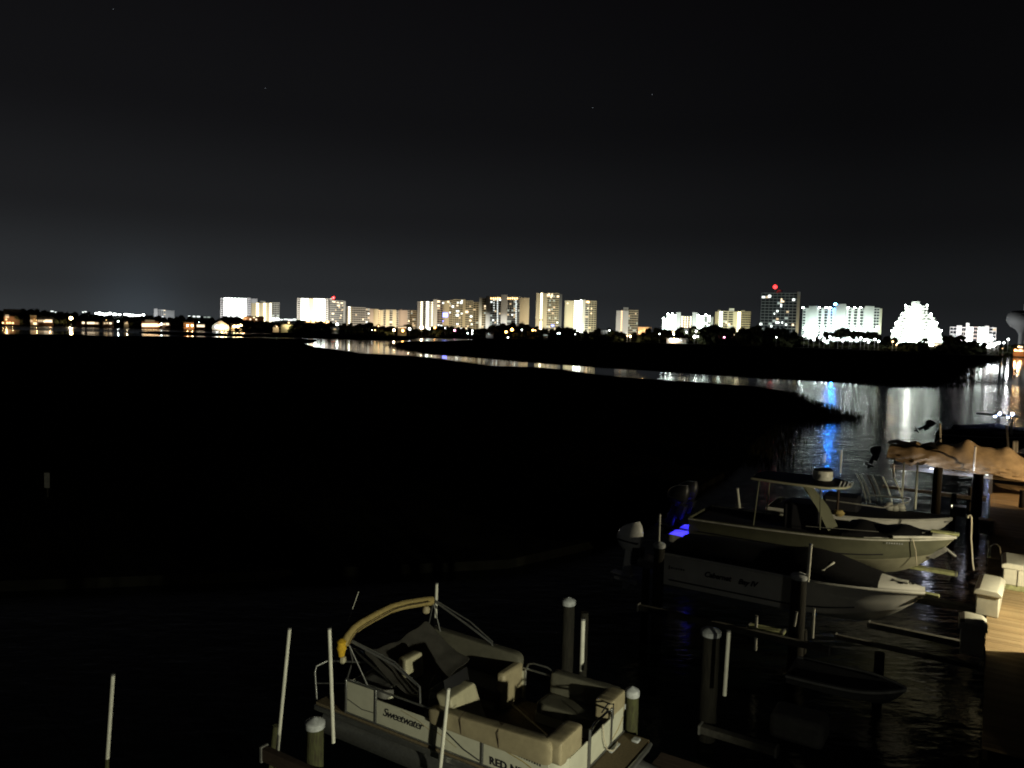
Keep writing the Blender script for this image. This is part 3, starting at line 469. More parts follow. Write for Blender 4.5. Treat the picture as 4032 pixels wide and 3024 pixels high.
house('waterfront_house', 'steep roofed house with glowing terrace at the far left edge', 16, 78, 1217, 1283, 'wall_o', 'roof', [(28, 1246, 12, 12, 'lwd')], [(5, 1271, 'bulbw', .8, 9000, OR), (18, 1258, 'bulbw', .6, 6000, OR), (22, 1271, 'bulbw', .9, 9000, WW), (32, 1271, 'bulbw', .9, 8000, WW), (44, 1272, 'bulbw', .8, 8000, WW)], eave=.55)
house('waterfront_house', 'flat fronted house with pale lit tower right of the steep roofed house', 119, 145, 1238, 1284, 'wall_c', 'roof', [(124, 1264, 7, 9, 'lwd'), (138, 1274, 12, 8, 'lw')], [(138, 1260, 'bulbw', .4, 7000, OR)], roof='flat', eave=.92)
house('waterfront_house', 'long low house with a row of orange lit windows', 146, 212, 1248, 1283, 'wall_o', 'roof', [(152 + i * 6, 1263, 4, 9, 'lwd') for i in range(5)] + [(175, 1266, 6, 8, 'lw'), (192, 1264, 26, 11, 'lw')], [(190, 1264, 'bulbw', .7, 3000, OR)])
house('waterfront_house', 'dark low house with lit windows right of the brightest shore lamp', 300, 392, 1252, 1287, 'wall_o', 'roof', [(328, 1271, 9, 8, 'lw'), (347, 1272, 7, 8, 'lw'), (362, 1272, 18, 8, 'lw'), (380, 1273, 14, 7, 'lwd')], [])
house('waterfront_house', 'small house with two orange windows among trees', 402, 448, 1254, 1288, 'wall_o', 'roof', [(412, 1273, 6, 7, 'lwd'), (422, 1272, 6, 7, 'lwd'), (435, 1273, 9, 7, 'lw')], [(413, 1260, 'bulbw', .35, 0, WW), (460, 1265, 'bulbc', .8, 3000, WH)])
house('waterfront_house', 'little pale gabled house beside the white shore lamp', 488, 506, 1259, 1286, 'wall_c', 'roof', [(497, 1272, 9, 5, 'lwd')], [(495, 1268, 'bulbw', .25, 1500, WW)])
house('waterfront_house', 'orange house with a blazing ground floor on pilings over the water', 558, 626, 1257, 1298, 'wall_o', 'roof', [(590, 1264, 34, 6, 'lwd')] + [(563 + i * 9, 1280, 8, 13, 'lw') for i in range(7)], [(565 + i * 11, 1281, 'bulbw', 1.3, 9000, (1, .62, .28)) for i in range(6)], eave=.75, roof='flat')
house('waterfront_house', 'small dark house with a lit pair of windows right of the blazing orange house', 636, 672, 1264, 1292, 'wall_o', 'roof', [(646, 1276, 7, 6, 'lw'), (659, 1276, 12, 8, 'lw')], [(630, 1276, 'bulbc', 1.0, 2500, WH)])
house('waterfront_house', 'square house with two round yellow glows on its porch', 724, 764, 1268, 1294, 'wall_o', 'roof', [], [(734, 1282, 'bulbW', .8, 9000, OR), (752, 1282, 'bulbW', .8, 9000, OR)], roof='flat', eave=.9)
house('waterfront_house', 'low house with one wide cream window between glowing neighbours', 772, 808, 1270, 1294, 'wall_o', 'roof', [(790, 1283, 28, 9, 'lw')], [(779, 1268, 'bulbc', .25, 0, WH)])
house('waterfront_house', 'white gabled house glaring under floodlights', 835, 902, 1260, 1295, 'wall_w', 'roofl', [(868, 1285, 40, 12, 'lc')], [(850, 1286, 'bulbc', 1.2, 22000, WH), (870, 1284, 'bulbW', 1.5, 26000, (1, .95, .85)), (885, 1288, 'bulbW', 1.2, 22000, (1, .85, .65))], ridge='y', eave=.45)
house('waterfront_house', 'low house with glaring warm porch right of the white gabled house', 910, 954, 1272, 1296, 'wall_c', 'roof', [(930, 1285, 28, 8, 'lw')], [(918, 1284, 'bulbW', .9, 9000, WW), (932, 1285, 'bulbW', 1.1, 12000, WW), (945, 1281, 'bulbW', .9, 9000, OR)])
house('apartment_house', 'brownish flat apartment house with three lit windows above the trees', 956, 1040, 1245, 1275, 'wall_o', 'roof', [(986, 1257, 6, 6, 'lw'), (1000, 1250, 7, 5, 'lw'), (1009, 1258, 6, 6, 'lw'), (968, 1256, 5, 4, 'lwd')], [(955, 1250, 'bulbw', .5, 24000, (1, .6, .25))], roof='flat', eave=.95, dD=90, cat='apartment house')
house('waterfront_house', 'small white gable end lit yellow on the dark bank', 1074, 1098, 1277, 1297, 'wall_c', 'roof', [], [(1086, 1286, 'bulbw', .4, 5000, WW)], ridge='y')
house('waterfront_house', 'yellow two storey house with porch columns beside a tall lamp', 1106, 1152, 1273, 1299, 'wall_c', 'roof', [(1116, 1283, 6, 4, 'lwd'), (1126, 1294, 5, 5, 'lwd'), (1146, 1294, 8, 4, 'lw')], [(1130, 1282, 'bulbw', .2, 7000, (1, .88, .45))], roof='flat', eave=.85)
house('waterfront_house', 'small yellowish house with a white lamp over its roof', 1305, 1335, 1286, 1301, 'wall_c', 'roof', [(1318, 1296, 10, 5, 'lwd')], [(1325, 1277, 'bulbc', 1.2, 9000, YW)])
house('clubhouse', 'tan house with a row of warm porch windows under the pinkish block', 1566, 1600, 1279, 1294, 'wall_c', 'roofl', [(1570 + i * 7, 1288, 4, 6, 'lw') for i in range(5)], [(1608, 1264, 'bulbw', .6, 3000, WW)], roof='flat', eave=.8, dD=20)
house('waterfront_house', 'dim grey house low on the bank under the twin pylon tower', 1914, 1942, 1307, 1323, 'wall_g', 'roof', [(1926, 1316, 8, 4, 'lcd')], [(1922, 1314, 'bulbc', .12, 900, WH)])
house('waterfront_house', 'dim grey house low on the bank right of the orange paired lamps', 2140, 2158, 1312, 1324, 'wall_g', 'roof', [(2148, 1320, 14, 4, 'lcd')], [])
house('low_building', 'pale low roof between the cream tower and the slim tower', 2366, 2392, 1297, 1312, 'wall_w', 'roofl', [(2378, 1302, 20, 5, 'lcd')], [(2401, 1301, 'bulbc', .6, 2000, WH)], roof='flat', eave=.85, dD=60, cat='building')
house('low_building', 'low pinkish building with a flat white roof beside the slim tower', 2512, 2562, 1286, 1318, 'wall_p', 'roofl', [(2522, 1304, 10, 5, 'lwd'), (2540, 1305, 5, 4, 'lwd')], [(2518, 1308, 'bulbw', .4, 16000, OR), (2540, 1300, 'bulbw', .3, 8000, OR)], roof='flat', eave=.9, dD=70, cat='building')
house('pavilion', 'bright white lit shed roof low in front of the wide block', 2625, 2702, 1328, 1344, 'wall_w', 'roofl', [(2660, 1338, 50, 5, 'lc')], [(2645, 1337, 'bulbc', 1.1, 9000, WH), (2656, 1338, 'bulbW', 1.4, 14000, WH), (2668, 1338, 'bulbc', 1.1, 9000, WH)], roof='flat', eave=.6, cat='pavilion')
house('garden_building', 'small greenish lit building between bright lamps before the wide block', 2690, 2712, 1290, 1320, 'wall_g', 'roof', [], [(2706, 1308, 'bulbc', .7, 6000, GR)], roof='flat', eave=.9, dD=40, cat='building')
house('low_building', 'yellow lit low building at the foot of the pyramid', 3650, 3728, 1350, 1366, 'wall_t', 'roof', [(3663, 1358, 22, 8, 'bulbc'), (3700, 1358, 44, 7, 'lw')], [(3738, 1358, 'bulbc', 1.0, 4000, YW)], roof='flat', eave=.95, dD=60, cat='building')
house('waterfront_house', 'orange lit house at the right edge beneath the water tower', 3990, 4080, 1357, 1386, 'wall_o', 'roof', [(4022, 1367, 8, 8, 'lw'), (4012, 1381, 30, 6, 'lw')], [(4024, 1366, 'bulbw', .7, 5000, WW), (4010, 1379, 'bulbo', .6, 4000, OR), (4030, 1380, 'bulbo', .6, 4000, OR)], roof='gable')
# distant lit commercial strip on the left horizon and behind the white towers
for i, (x0, x1, y, lm, lb) in enumerate([(196, 234, 1227, 'lc', 'lit low roof on the left horizon above the long low house'), (322, 342, 1228, 'lc', 'tiny lit gable on the left horizon'), (372, 440, 1232, 'bulbc', 'glaring strip of shop lights left of centre on the far left horizon'), (442, 480, 1236, 'bulbc', 'glaring shop lights in the middle of the far left horizon strip'), (488, 572, 1238, 'bulbc', 'longest glaring shop light strip left of the far small tower'), (738, 790, 1244, 'lc', 'lit roofs behind the trees left of the first white tower'), (800, 830, 1249, 'lcd', 'dimly lit roof just left of the first white tower'),
      (1070, 1100, 1252, 'bulbc', 'glaring car park lights at the foot of the yellow striped tower'), (1100, 1168, 1259, 'lc', 'lit low roofs between the two white tower groups'), (1185, 1300, 1262, 'bulbw', 'glaring plaza lights at the foot of the warm white tower')]):
    D = 1400 if x0 < 900 else 1090; a, c = aty(x0, y, D), aty(x1, y, D); cx = (a[0] + c[0]) / 2
    T = thing('distant_building', lb, 'building', (cx, D, .45)); h = a[2] + .2; w = c[0] - a[0]
    pbox('wall', M['wall_g'], T, (0, 6, h / 2), (w, 12, h)); n = max(2, int(w / 6))
    for q in range(n):
        hh = rnd.uniform(1.5, 4.2) if lm[:2] == 'bu' else rnd.uniform(1.2, 2.2)
        if rnd.random() < .85: pbox('shop_light', M[lm], T, (-w / 2 + (q + .5) * w / n, -.3, h - hh / 2 - rnd.uniform(-1.2, 1.4)), (w / n * rnd.uniform(.5, .95), .5, hh))
# single lamps
LAMPS = [(280, 1253, 'bulbW', 2.6, 'brightest amber shore lamp, alone above the left water', 40000), (1137, 1271, 'bulbw', 1.3, 'tall lamp over the yellow two storey house', 0), (1490, 1284, 'bulbw', 1.0, 'warm lamp under the pillared beige block', 0), (1477, 1300, 'bulbw', 1.1, 'low warm lamp on the bank left of the glaring white one', 0), (1465, 1300, 'bulbc', .5, 'tiny white lamp low on the bank', 0),
  (1551, 1300, 'bulbW', 1.7, 'glaring cream lamp low on the bank below the pillars', 3000), (1586, 1302, 'bulbo', 2.0, 'orange oval lamp low on the bank below the pinkish block', 0), (1613, 1295, 'bulbc', 1.7, 'white lamp below the brown block', 0), (1660, 1290, 'bulbW', 2.6, 'glaring lamp at the foot of the three light columns', 9000), (1690, 1294, 'bulbc', 1.5, 'white lamp right of the glaring one under the three light columns', 0), (1712, 1290, 'bulbo', 1.5, 'orange lamp under the dark recess of the three columned tower', 0),
  (1753, 1291, 'bulbc', .7, 'pale dot lamp under the violet sign', 0), (1790, 1301, 'bulbp', 1.4, 'pink lamp below the curved tan tower', 0), (1842, 1312, 'bulbc', 1.0, 'lowest left white lamp of the cluster below the curved tower', 0), (1860, 1302, 'bulbc', 1.1, 'upper white lamp of the cluster below the curved tower', 0), (1859, 1313, 'bulbc', 1.1, 'lower white lamp of the cluster below the curved tower', 0), (1993, 1307, 'bulbo', 1.8, 'lower orange lamp of the pair under the twin pylons', 0), (2016, 1298, 'bulbo', 2.1, 'upper orange lamp of the pair under the twin pylons', 0),
  (2055, 1299, 'bulbc', 1.0, 'white lamp right of the orange pair', 0), (2098, 1300, 'bulbo', 1.3, 'left orange lamp left of the tallest tower base', 0), (2108, 1301, 'bulbw', 1.1, 'right amber lamp left of the tallest tower base', 0), (2196, 1313, 'bulbc', .7, 'left of two white dots below the tallest tower', 0), (2204, 1312, 'bulbc', 1.0, 'right of two white dots below the tallest tower', 0), (2265, 1316, 'bulbc', .6, 'faint white lamp below the cream tower', 0), (2000, 1334, 'bulbc', .9, 'lone white lamp low on the dark marsh bank', 0), (2291, 1307, 'bulbc', .8, 'white lamp at the foot of the cream tower', 0),
  (2470, 1322, 'bulbw', 1.0, 'left amber lamp at the foot of the slim tower', 3000), (2482, 1324, 'bulbW', 1.2, 'brighter lamp at the foot of the slim tower', 3000), (2597, 1315, 'bulbc', .8, 'white dot lamp left of the wide block', 0), (2651, 1307, 'bulbw', 1.6, 'upper lamp of the pair above the bright shed', 2000), (2653, 1317, 'bulbc', 1.0, 'lower lamp of the pair above the bright shed', 0), (2735, 1326, 'bulbc', 2.2, 'large white lamp right of the bright shed', 2500), (2748, 1325, 'bulbc', 1.0, 'slim white lamp beside the large one', 0), (2741, 1304, 'bulbc', 1.3, 'greenish lamp among leaves above the large white one', 2500),
  (2852, 1328, 'bulbp', 1.0, 'small pink lamp under the dark trees', 0), (3057, 1328, 'bulbc', .8, 'white dot under the dark gridded tower', 0), (3515, 1345, 'bulbw', 1.2, 'yellow white lamp at the left foot of the pyramid', 1200), (3530, 1358, 'bulbw', .9, 'lower lamp at the left foot of the pyramid', 600), (3970, 1336, 'bulbc', 1.1, 'white star lamp left of the water tower', 4000), (3953, 1350, 'bulbc', .9, 'lower white lamp left of the water tower', 0), (3948, 1372, 'bulbw', .4, 'dim greenish lamp near the right waterline', 0)]
ORDN = ['first', 'second', 'third', 'fourth', 'fifth', 'sixth', 'seventh', 'eighth', 'ninth', 'tenth', 'eleventh', 'twelfth', 'thirteenth', 'fourteenth', 'fifteenth']
for i in range(9): LAMPS.append((3890 + i * 5.5, 1368 - i * 2.2 + rnd.uniform(-7, 4), 'bulbc', 1.3, ORDN[i] + ' of the white car park lamps from the left, beside the low grey block', 1500 if i % 3 == 0 else 0))
for i, px in enumerate((3166, 3185, 3205, 3228, 3246, 3268, 3300, 3318, 3345, 3352, 3390, 3405, 3420, 3445, 3460)): LAMPS.append((px, 1322 + (i * 7) % 17 + (px - 3166) * .03, 'bulbc', 1.3, ORDN[i] + ' of the white garden lamps from the left, below the huge white block', 1200 if i % 4 == 0 else 0))
for px, py, lm, r, lb, pw in LAMPS:
    D = shoreD(px) + 8 if py > 1290 + (px - 2016) * .026 or px < 1500 else shoreD(px) + 45
    p = aty(px, py, D); T = thing('shore_lamp', lb, 'lamp', (p[0], p[1], .45), 0, ('white car park lamps' if 'car park lamps' in lb else 'garden lamps below the white block' if 'garden lamps' in lb else 'lamps along the far shore'))
    hz = max(1.2, p[2] - .45); pball('lamp_globe', M[lm], T, (0, 0, hz), r * .62); pbox('lamp_post', M['steel'], T, (0, .1, hz / 2 - r * .3), (.16, .16, hz - r * .6))
    if pw: lamp('POINT', (0, -1.5, hz), pw, (1, .8, .5) if lm in ('bulbW', 'bulbw') else (1, 1, 1), T, .5, name='globe_light')

# ------------------------------------------------------------------ trees
def crown(seed, kind):
    r = random.Random(seed); mb = MB(); cl = []
    if kind == 'round': cl = [(r.gauss(0, .22), r.gauss(0, .22), .5 + r.gauss(0, .17), r.uniform(.16, .3)) for _ in range(11)]
    elif kind == 'tall': cl = [(r.gauss(0, .13), r.gauss(0, .13), .3 + .6 * i / 10, r.uniform(.1, .22) * (1.15 - .5 * i / 10)) for i in range(11)]
    elif kind == 'pine': cl = [(r.gauss(0, .24), r.gauss(0, .2), .78 + r.gauss(0, .07), r.uniform(.09, .18)) for _ in range(10)]
    elif kind == 'shrub': cl = [(r.gauss(0, .45), r.gauss(0, .3), .35 + r.gauss(0, .14), r.uniform(.2, .36)) for _ in range(10)]
    for cx, cy, cz, cr_ in cl:
        n = 9; rows = []
        for i in range(6):
            th = math.pi * (i + .01) / 5.02; rows.append([(cx + cr_ * (.9 + .3 * r.random()) * math.sin(th) * math.cos(2 * math.pi * k / n), cy + cr_ * (.9 + .3 * r.random()) * math.sin(th) * math.sin(2 * math.pi * k / n), cz + cr_ * .85 * math.cos(th) * (.9 + .25 * r.random())) for k in range(n)])
        mb.grid(rows, True)
        for _ in range(46):
            d = Vector((r.gauss(0, 1), r.gauss(0, 1), r.gauss(0, 1))).normalized(); p = Vector((cx, cy, cz)) + d * cr_ * r.uniform(.85, 1.28); s = r.uniform(.022, .05)
            a = d.orthogonal().normalized(); a.rotate(Matrix.Rotation(r.uniform(0, 6.3), 3, d)); b_ = Vector((r.gauss(0, 1), r.gauss(0, 1), r.gauss(0, 1))).normalized()
            mb.add([p - a * s, p + a * s * .8 + b_ * s * .3, p + b_ * s * 1.6], [(0, 1, 2)])
    me = bpy.data.meshes.new('crown'); me.from_pydata(mb.v, [], mb.f); me.materials.append(M['leaf']); return me
def palm(seed):
    r = random.Random(seed); mb = MB()
    for i in range(16):
        a = i * .393 + r.uniform(-.1, .1); e = r.uniform(-.3, .9); pts = []
        for q in range(5):
            s = q / 4; pts.append((math.cos(a) * s * .3, math.sin(a) * s * .3, .82 + s * .22 * e - s * s * .26))
        for q in range(4):
            p0, p1 = Vector(pts[q]), Vector(pts[q + 1]); sd = Vector((-math.sin(a), math.cos(a), 0)) * .045
            mb.add([p0 - sd + Vector((0, 0, -.03)), p0, p1, p1 - sd + Vector((0, 0, -.05))], [(0, 1, 2, 3)]); mb.add([p0 + sd + Vector((0, 0, -.03)), p0, p1, p1 + sd + Vector((0, 0, -.05))], [(0, 1, 2, 3)])
    me = bpy.data.meshes.new('fronds'); me.from_pydata(mb.v, [], mb.f); me.materials.append(M['leaf']); return me
def trunk(kind):
    mb = MB()
    if kind == 'pine': mb.tube([(0, 0, 0), (.02, 0, .4), (-.01, .01, .85)], .018, 6, r2=.008); mb.tube([(0, 0, .6), (.18, .05, .76)], .007, 5); mb.tube([(0, 0, .55), (-.2, -.05, .74)], .007, 5)
    elif kind == 'palm': mb.tube([(0, 0, 0), (.02, 0, .4), (0, .01, .83)], .02, 6, r2=.014)
    else: mb.tube([(0, 0, 0), (.02, 0, .25), (0, .01, .5)], .03, 6, r2=.015); mb.tube([(0, 0, .22), (.16, .03, .45)], .012, 5); mb.tube([(0, 0, .2), (-.15, -.04, .43)], .012, 5)
    me = bpy.data.meshes.new('trunk'); me.from_pydata(mb.v, [], mb.f); me.materials.append(M['bark']); return me
CR = {k: [crown(s * 7 + hash_, k) for s in range(4)] for hash_, k in enumerate(('round', 'tall', 'pine', 'shrub'))}; CR['palm'] = [palm(5), palm(9)]
TR = {k: trunk(k) for k in ('pine', 'palm', 'round')}
prof = [(-60, 1213), (0, 1213), (30, 1219), (90, 1215), (130, 1220), (160, 1217), (185, 1228), (250, 1229), (290, 1232), (340, 1236), (420, 1241), (450, 1247), (480, 1244), (520, 1247), (560, 1246), (580, 1238), (600, 1237), (620, 1245), (660, 1254), (700, 1250), (725, 1238), (745, 1251), (780, 1249), (800, 1256), (865, 1256), (890, 1247), (940, 1246), (955, 1256), (980, 1262), (1040, 1262), (1100, 1266), (1180, 1264), (1210, 1266), (1260, 1271), (1300, 1271), (1320, 1268), (1345, 1273), (1440, 1271), (1500, 1277), (1540, 1283), (1590, 1281), (1612, 1270), (1640, 1290), (1680, 1294), (1735, 1281), (1765, 1284), (1790, 1289), (1880, 1290), (1930, 1281), (1960, 1277), (2000, 1267), (2040, 1268), (2080, 1272), (2110, 1285), (2140, 1292), (2180, 1297), (2210, 1286), (2225, 1291), (2260, 1288), (2280, 1298), (2330, 1301), (2350, 1289), (2365, 1305), (2400, 1291), (2425, 1296), (2445, 1301), (2465, 1314), (2485, 1322), (2500, 1301), (2520, 1311), (2560, 1296), (2600, 1291), (2620, 1300), (2640, 1296), (2690, 1296), (2705, 1284), (2760, 1286), (2800, 1284), (2860, 1284), (2930, 1290), (2960, 1286), (3040, 1286), (3080, 1298), (3110, 1299), (3140, 1308), (3170, 1331), (3240, 1340), (3340, 1338), (3400, 1336), (3490, 1322), (3500, 1322), (3545, 1352), (3560, 1346), (3610, 1341), (3640, 1346), (3690, 1362), (3725, 1345), (3742, 1318), (3760, 1336), (3790, 1326), (3820, 1345), (3850, 1341), (3880, 1352), (3900, 1374), (3930, 1372), (3960, 1356), (4000, 1353), (4060, 1356)]
def ytop(px):
    for (a, A), (c, B) in zip(prof, prof[1:]):
        if px <= c: return A + (B - A) * (px - a) / (c - a)
    return prof[-1][1]
LM = [(100, 'steep roofed house'), (300, 'brightest amber shore lamp'), (450, 'small house with two orange windows'), (640, 'blazing orange house'), (800, 'square house with two yellow glows'), (980, 'white gabled house'), (1180, 'yellow two storey house'), (1370, 'warm white tower'), (1480, 'long low pale block'), (1620, 'pillared beige block'), (1750, 'tower with three light columns'), (1890, 'wide curved tan tower'), (2095, 'twin pylon tower'), (2215, 'tallest tan tower'), (2360, 'square cream tower'), (2520, 'slim white and dark tower'), (2620, 'low pinkish building'), (2810, 'wide block with blinding wings'), (2970, 'olive cream block'), (3155, 'dark gridded tower'), (3490, 'huge blinding white block'), (3720, 'white pyramid'), (3930, 'low grey white block'), (9999, 'water tower')]
def near_name(px):
    for a, n in LM:
        if px < a: return n
KN = {'round': 'rounded dark tree', 'tall': 'upright dark tree', 'pine': 'flat topped dark pine', 'shrub': 'low dark bush', 'palm': 'dark palm'}
CNT = {}; TL = []; TO = []
def tree(px, yt, D, kind, wf=1.0, m=0):
    p = aty(px, yt, D); h = max(2.0, p[2] - .45); nm = {'pine': 'pine_tree', 'palm': 'palm_tree', 'shrub': 'shrub'}.get(kind, 'shore_tree')
    g = '%s on the shore before the %s' % (KN[kind], near_name(px)); CNT[g] = CNT.get(g, 0) + 1; TL.append((px, g))
    T = thing(nm, g, {'shrub': 'shrub', 'palm': 'palm', 'pine': 'pine'}.get(kind, 'tree'), (p[0], D, .45), rnd.uniform(0, 6.28), g); TO.append((px, g, T))
    s = h / (1.0 if kind != 'shrub' else .75)
    c = link('fronds' if kind == 'palm' else 'crown', rnd.choice(CR[kind]), T); c.scale = (s * wf, s * wf, s)
    t_ = link('trunk', TR[kind if kind in TR else 'round'], T); t_.scale = (s * wf, s * wf, s)
px = -50
while px < 4060:
    yt = ytop(px) + rnd.uniform(-1, 5); D = shoreD(px) + rnd.uniform(55, 85); kind = 'round' if rnd.random() < .75 else 'tall'
    if 3165 < px < 3470 and rnd.random() < .35: px += 10; continue
    h = aty(px, yt, D)[2]; tree(px, yt, D, kind, rnd.uniform(.85, 1.15)); px += max(9, h * .42 * F / D * rnd.uniform(.8, 1.2))
px = -50
lit_spans = [(0, 80), (117, 215), (270, 292), (300, 395), (402, 470), (485, 508), (553, 676), (722, 810), (833, 956), (1072, 1154), (1303, 1337), (1460, 1490), (1543, 1700), (1783, 1795), (1836, 1870), (1912, 2062), (2092, 2112), (2138, 2160), (2190, 2208), (2260, 2270), (2462, 2490), (2590, 2604), (2624, 2756), (2848, 2856), (3052, 3061), (3505, 3540), (3650, 3745), (3885, 3980), (3990, 4060)]
while px < 4060:
    hz = 1300 + (px - 2016) * .0262; yb = hz + 9 / shoreD(px) * F; yt = ytop(px); f = rnd.uniform(.35, .62); y = yt * (1 - f) + yb * f
    ins = any(a - 4 < px < c + 4 for a, c in lit_spans)
    if not ins: tree(px, y, shoreD(px) + rnd.uniform(14, 40), 'shrub', rnd.uniform(.9, 1.4))
    else: tree(px, y * .25 + yb * .75 - 2, shoreD(px) + 44, 'shrub', 1.2)
    px += rnd.uniform(15, 26)
for px, yt in ((3289, 1305), (3312, 1301), (3331, 1294), (3352, 1300), (3392, 1303), (3410, 1306), (3445, 1310), (3230, 1322), (2741, 1292), (2988, 1284), (3755, 1316)): tree(px, yt, shoreD(px) + 50, 'pine', 1.0)
for px, yt in ((1945, 1283), (2003, 1300), (3524, 1318), (2495, 1300), (1610, 1268), (3643, 1321), (1178, 1252), (1262, 1254), (1932, 1286)): tree(px, yt, shoreD(px) + 34, 'palm', .9)
ORD = ['first', 'second', 'third', 'fourth', 'fifth', 'sixth', 'seventh', 'eighth', 'ninth', 'tenth', 'eleventh', 'twelfth', 'thirteenth', 'fourteenth', 'fifteenth', 'sixteenth', 'seventeenth', 'eighteenth', 'nineteenth', 'twentieth']
for g_ in CNT:
    mem = sorted((a, i) for i, (a, g, T) in enumerate(TO) if g == g_)
    if len(mem) > 1:
        for k_, (a, i) in enumerate(mem): TO[i][2]['label'] = '%s %s' % (ORD[min(k_, 19)], g_.replace(' on the shore before', ' from the left, before'))
# stars
for px, py in ((446, 36), (1045, 347), (2334, 424), (2568, 372)):
    p = aty(px, py, 9000); T = pball('star', M['star'], None, p, 2.6); tag(T, {446: 'faint star near the upper left corner', 1045: 'faint star high left of centre', 2334: 'faint star high right of centre', 2568: 'faintest star right of the other centre star'}[px], 'star')
# ==== NEAR ====
def dock(name, label, cat, u, v, z, group=None): return thing(name, label, cat, W(u, v, z), -A32, group)
def TB(name, m, par, pts, r, n=8, r2=None): return MB().tube(pts, r, n, r2=r2).build(name, M[m], par, True)
def BX(name, m, par, *a, bevel=.02, taper=0): return MB().box(*a, taper=taper).build(name, M[m], par, False, bevel)
# lamps of the place: a floodlight on the house to the right, one by the pier, a sodium lamp further along; plus an added fill spot
def fixture(label, u, v, z, kind, pw, colr, tgt=None, size=None, r=.07, blend=.5):
    T = dock('floodlight', label, 'floodlight', u, v, 0)
    TB('lamp_pole', 'steel', T, [(0, 0, 1.2), (0, 0, z + .3)], .05); BX('lamp_housing', 'black', T, -.02, .3, -.15, .15, z + .12, z + .3)
    if tgt: lamp('SPOT', W(u - .12, v, z), pw, colr, None, r, W(*tgt), math.radians(size), blend, 'flood_lamp')
    else: lamp('POINT', W(u - .15, v, z), pw, colr, None, r, name='pier_lamp')
fixture('floodlight on a pole outside the frame that lights the pontoon boat', 9, 4.0, 4.1, 'SPOT', 8200, (1, .97, .70), (-8.7, 11.4, 1.9), 43, .2)
fixture('unseen fill spot added outside the frame to faintly light the moored hulls', 6.2, 1.2, 5.2, 'SPOT', 185, (1, .97, .80), (-8.3, 23.6, 2.0), 40)  # added fill spot that keeps the dark hulls readable
fixture('pier floodlight beyond the wall at the right edge', 3.9, 24.2, 4.1, 'SPOT', 1750, (1, .88, .58), (-1.1, 25.5, 1.3), 100, .05, .25)
fixture('amber sodium lamp past the right edge near the tarp covered boat', 6.6, 41.5, 5.4, 'SPOT', 2300, (1, .68, .36), (-1.5, 46.6, 2.9), 62, .1, .5)
MB().box(1.7, 9, .35, .55, 1.2, 7).build('shade_wall', M['wall_d'], tag(thing('end_shade_wall', 'unseen wall end added right of the frame to shade the near pier deck', 'wall', W(0, 22.55, 0), -A32), None))  # unseen wall, placed to cast the shadow edge on the deck
MB().box(3.2, 3.45, 9.5, 22.3, 1.2, 7).build('shade_wall', M['wall_d'], thing('side_shade_wall', 'unseen wall added along the pier right of the frame to block light', 'wall', W(0, 0, 0), -A32))  # unseen blocker, added to keep the fill spot off the pier

# ---------- pier deck of single planks
pier = dock('pier', 'wooden pier deck with sandy coloured planks under the white dock boxes', 'pier', 0, 0, 0)
pier['kind'] = 'structure'; del pier['category']
pm = [mat('deck_plank_%s' % n, c, .75, noise_amt=.35, scale=5, bump=.5, stretch=(.6, 5, 5)) for n, c in (('a', (.44, .31, .16)), ('b', (.38, .27, .14)), ('c', (.48, .35, .19)))]
for i in range(290):
    v = 17.0 + i * .147
    o = pbox('plank', pm[rnd.randrange(3)], pier, (0, 0, 0), (1, 1, 1)); o.location = (1.55 + rnd.uniform(-.012, .012), v, 1.27 + rnd.uniform(-.003, .003)); o.scale = (2.6, .138, .05)
for uu in (.3, 1.6, 2.75): MB().box(uu - .04, uu + .04, 17, 59.6, 1.0, 1.24).build('joist', M['brown'], pier)
for i in range(9):
    for uu in (.45, 2.6): MB().lathe([(.13, -1), (.13, 1.0)], 10, (uu, 19 + i * 5, 0)).build('support_post', M['wood'], pier)

# ---------- pilings
def piling(label, px, py, zc, r, capc='cap', wood='wood', zb=-.6, u=None, v=None, lean=0, thin=False):
    p = UV(atz(px, py, zc)); T = dock('piling', label, 'piling', p[0], p[1], 0, 'dock pilings')
    n_ = 16; H_ = 12; rows_ = [[((r * (1.03 - .05 * i / H_) + .012 * noise.noise(Vector((math.cos(k * .3927) * 2, math.sin(k * .3927) * 2, i * .9 + px * .1))) * (r / .15)) * math.cos(k * 2 * math.pi / n_), (r * (1.03 - .05 * i / H_) + .012 * noise.noise(Vector((math.cos(k * .3927) * 2, math.sin(k * .3927) * 2, i * .9 + px * .1 + 9)))) * math.sin(k * 2 * math.pi / n_), zb + (zc - .07 - zb) * i / H_) for k in range(n_)] for i in range(H_ + 1)]
    MB().grid(rows_, True).build('post', M[wood], T, True)
    if capc: MB().lathe([(r * 1.08, zc - .12), (r * 1.13, zc - .10), (r * 1.13, zc - .02), (r * .95, zc + .01), (r * .12, zc + .07), (.004, zc + .073)], 20).build('cap', M[capc], T, True)
    return T
T1 = piling('thick mossy piling with white cap at the near stern corner of the pontoon boat', 1240, 2838, 2.15, .155, wood='algae')
T2 = piling('white capped piling with a small tag beside the bow of the pontoon boat', 2490, 2716, 2.05, .13, wood='algae')
pbox('tag_plate', M['cap'], T2, (-.1, -.095, 1.72), (.07, .02, .1), .7)
piling('tall dark piling with white cap behind the pontoon boat', 2240, 2362, 2.55, .15)
piling('shorter uncapped dark piling next to the capped one behind the pontoon boat', 2302, 2400, 2.35, .10, None)
piling('thick piling with slanting white cap between the pontoon boat and the lettered white boat', 2800, 2480, 2.5, .2)
piling('round capped piling at the stern of the lettered white boat', 2597, 2140, 2.75, .16)
piling('dark piling standing in front of the lettered white hull', 3148, 2262, 2.7, .2)
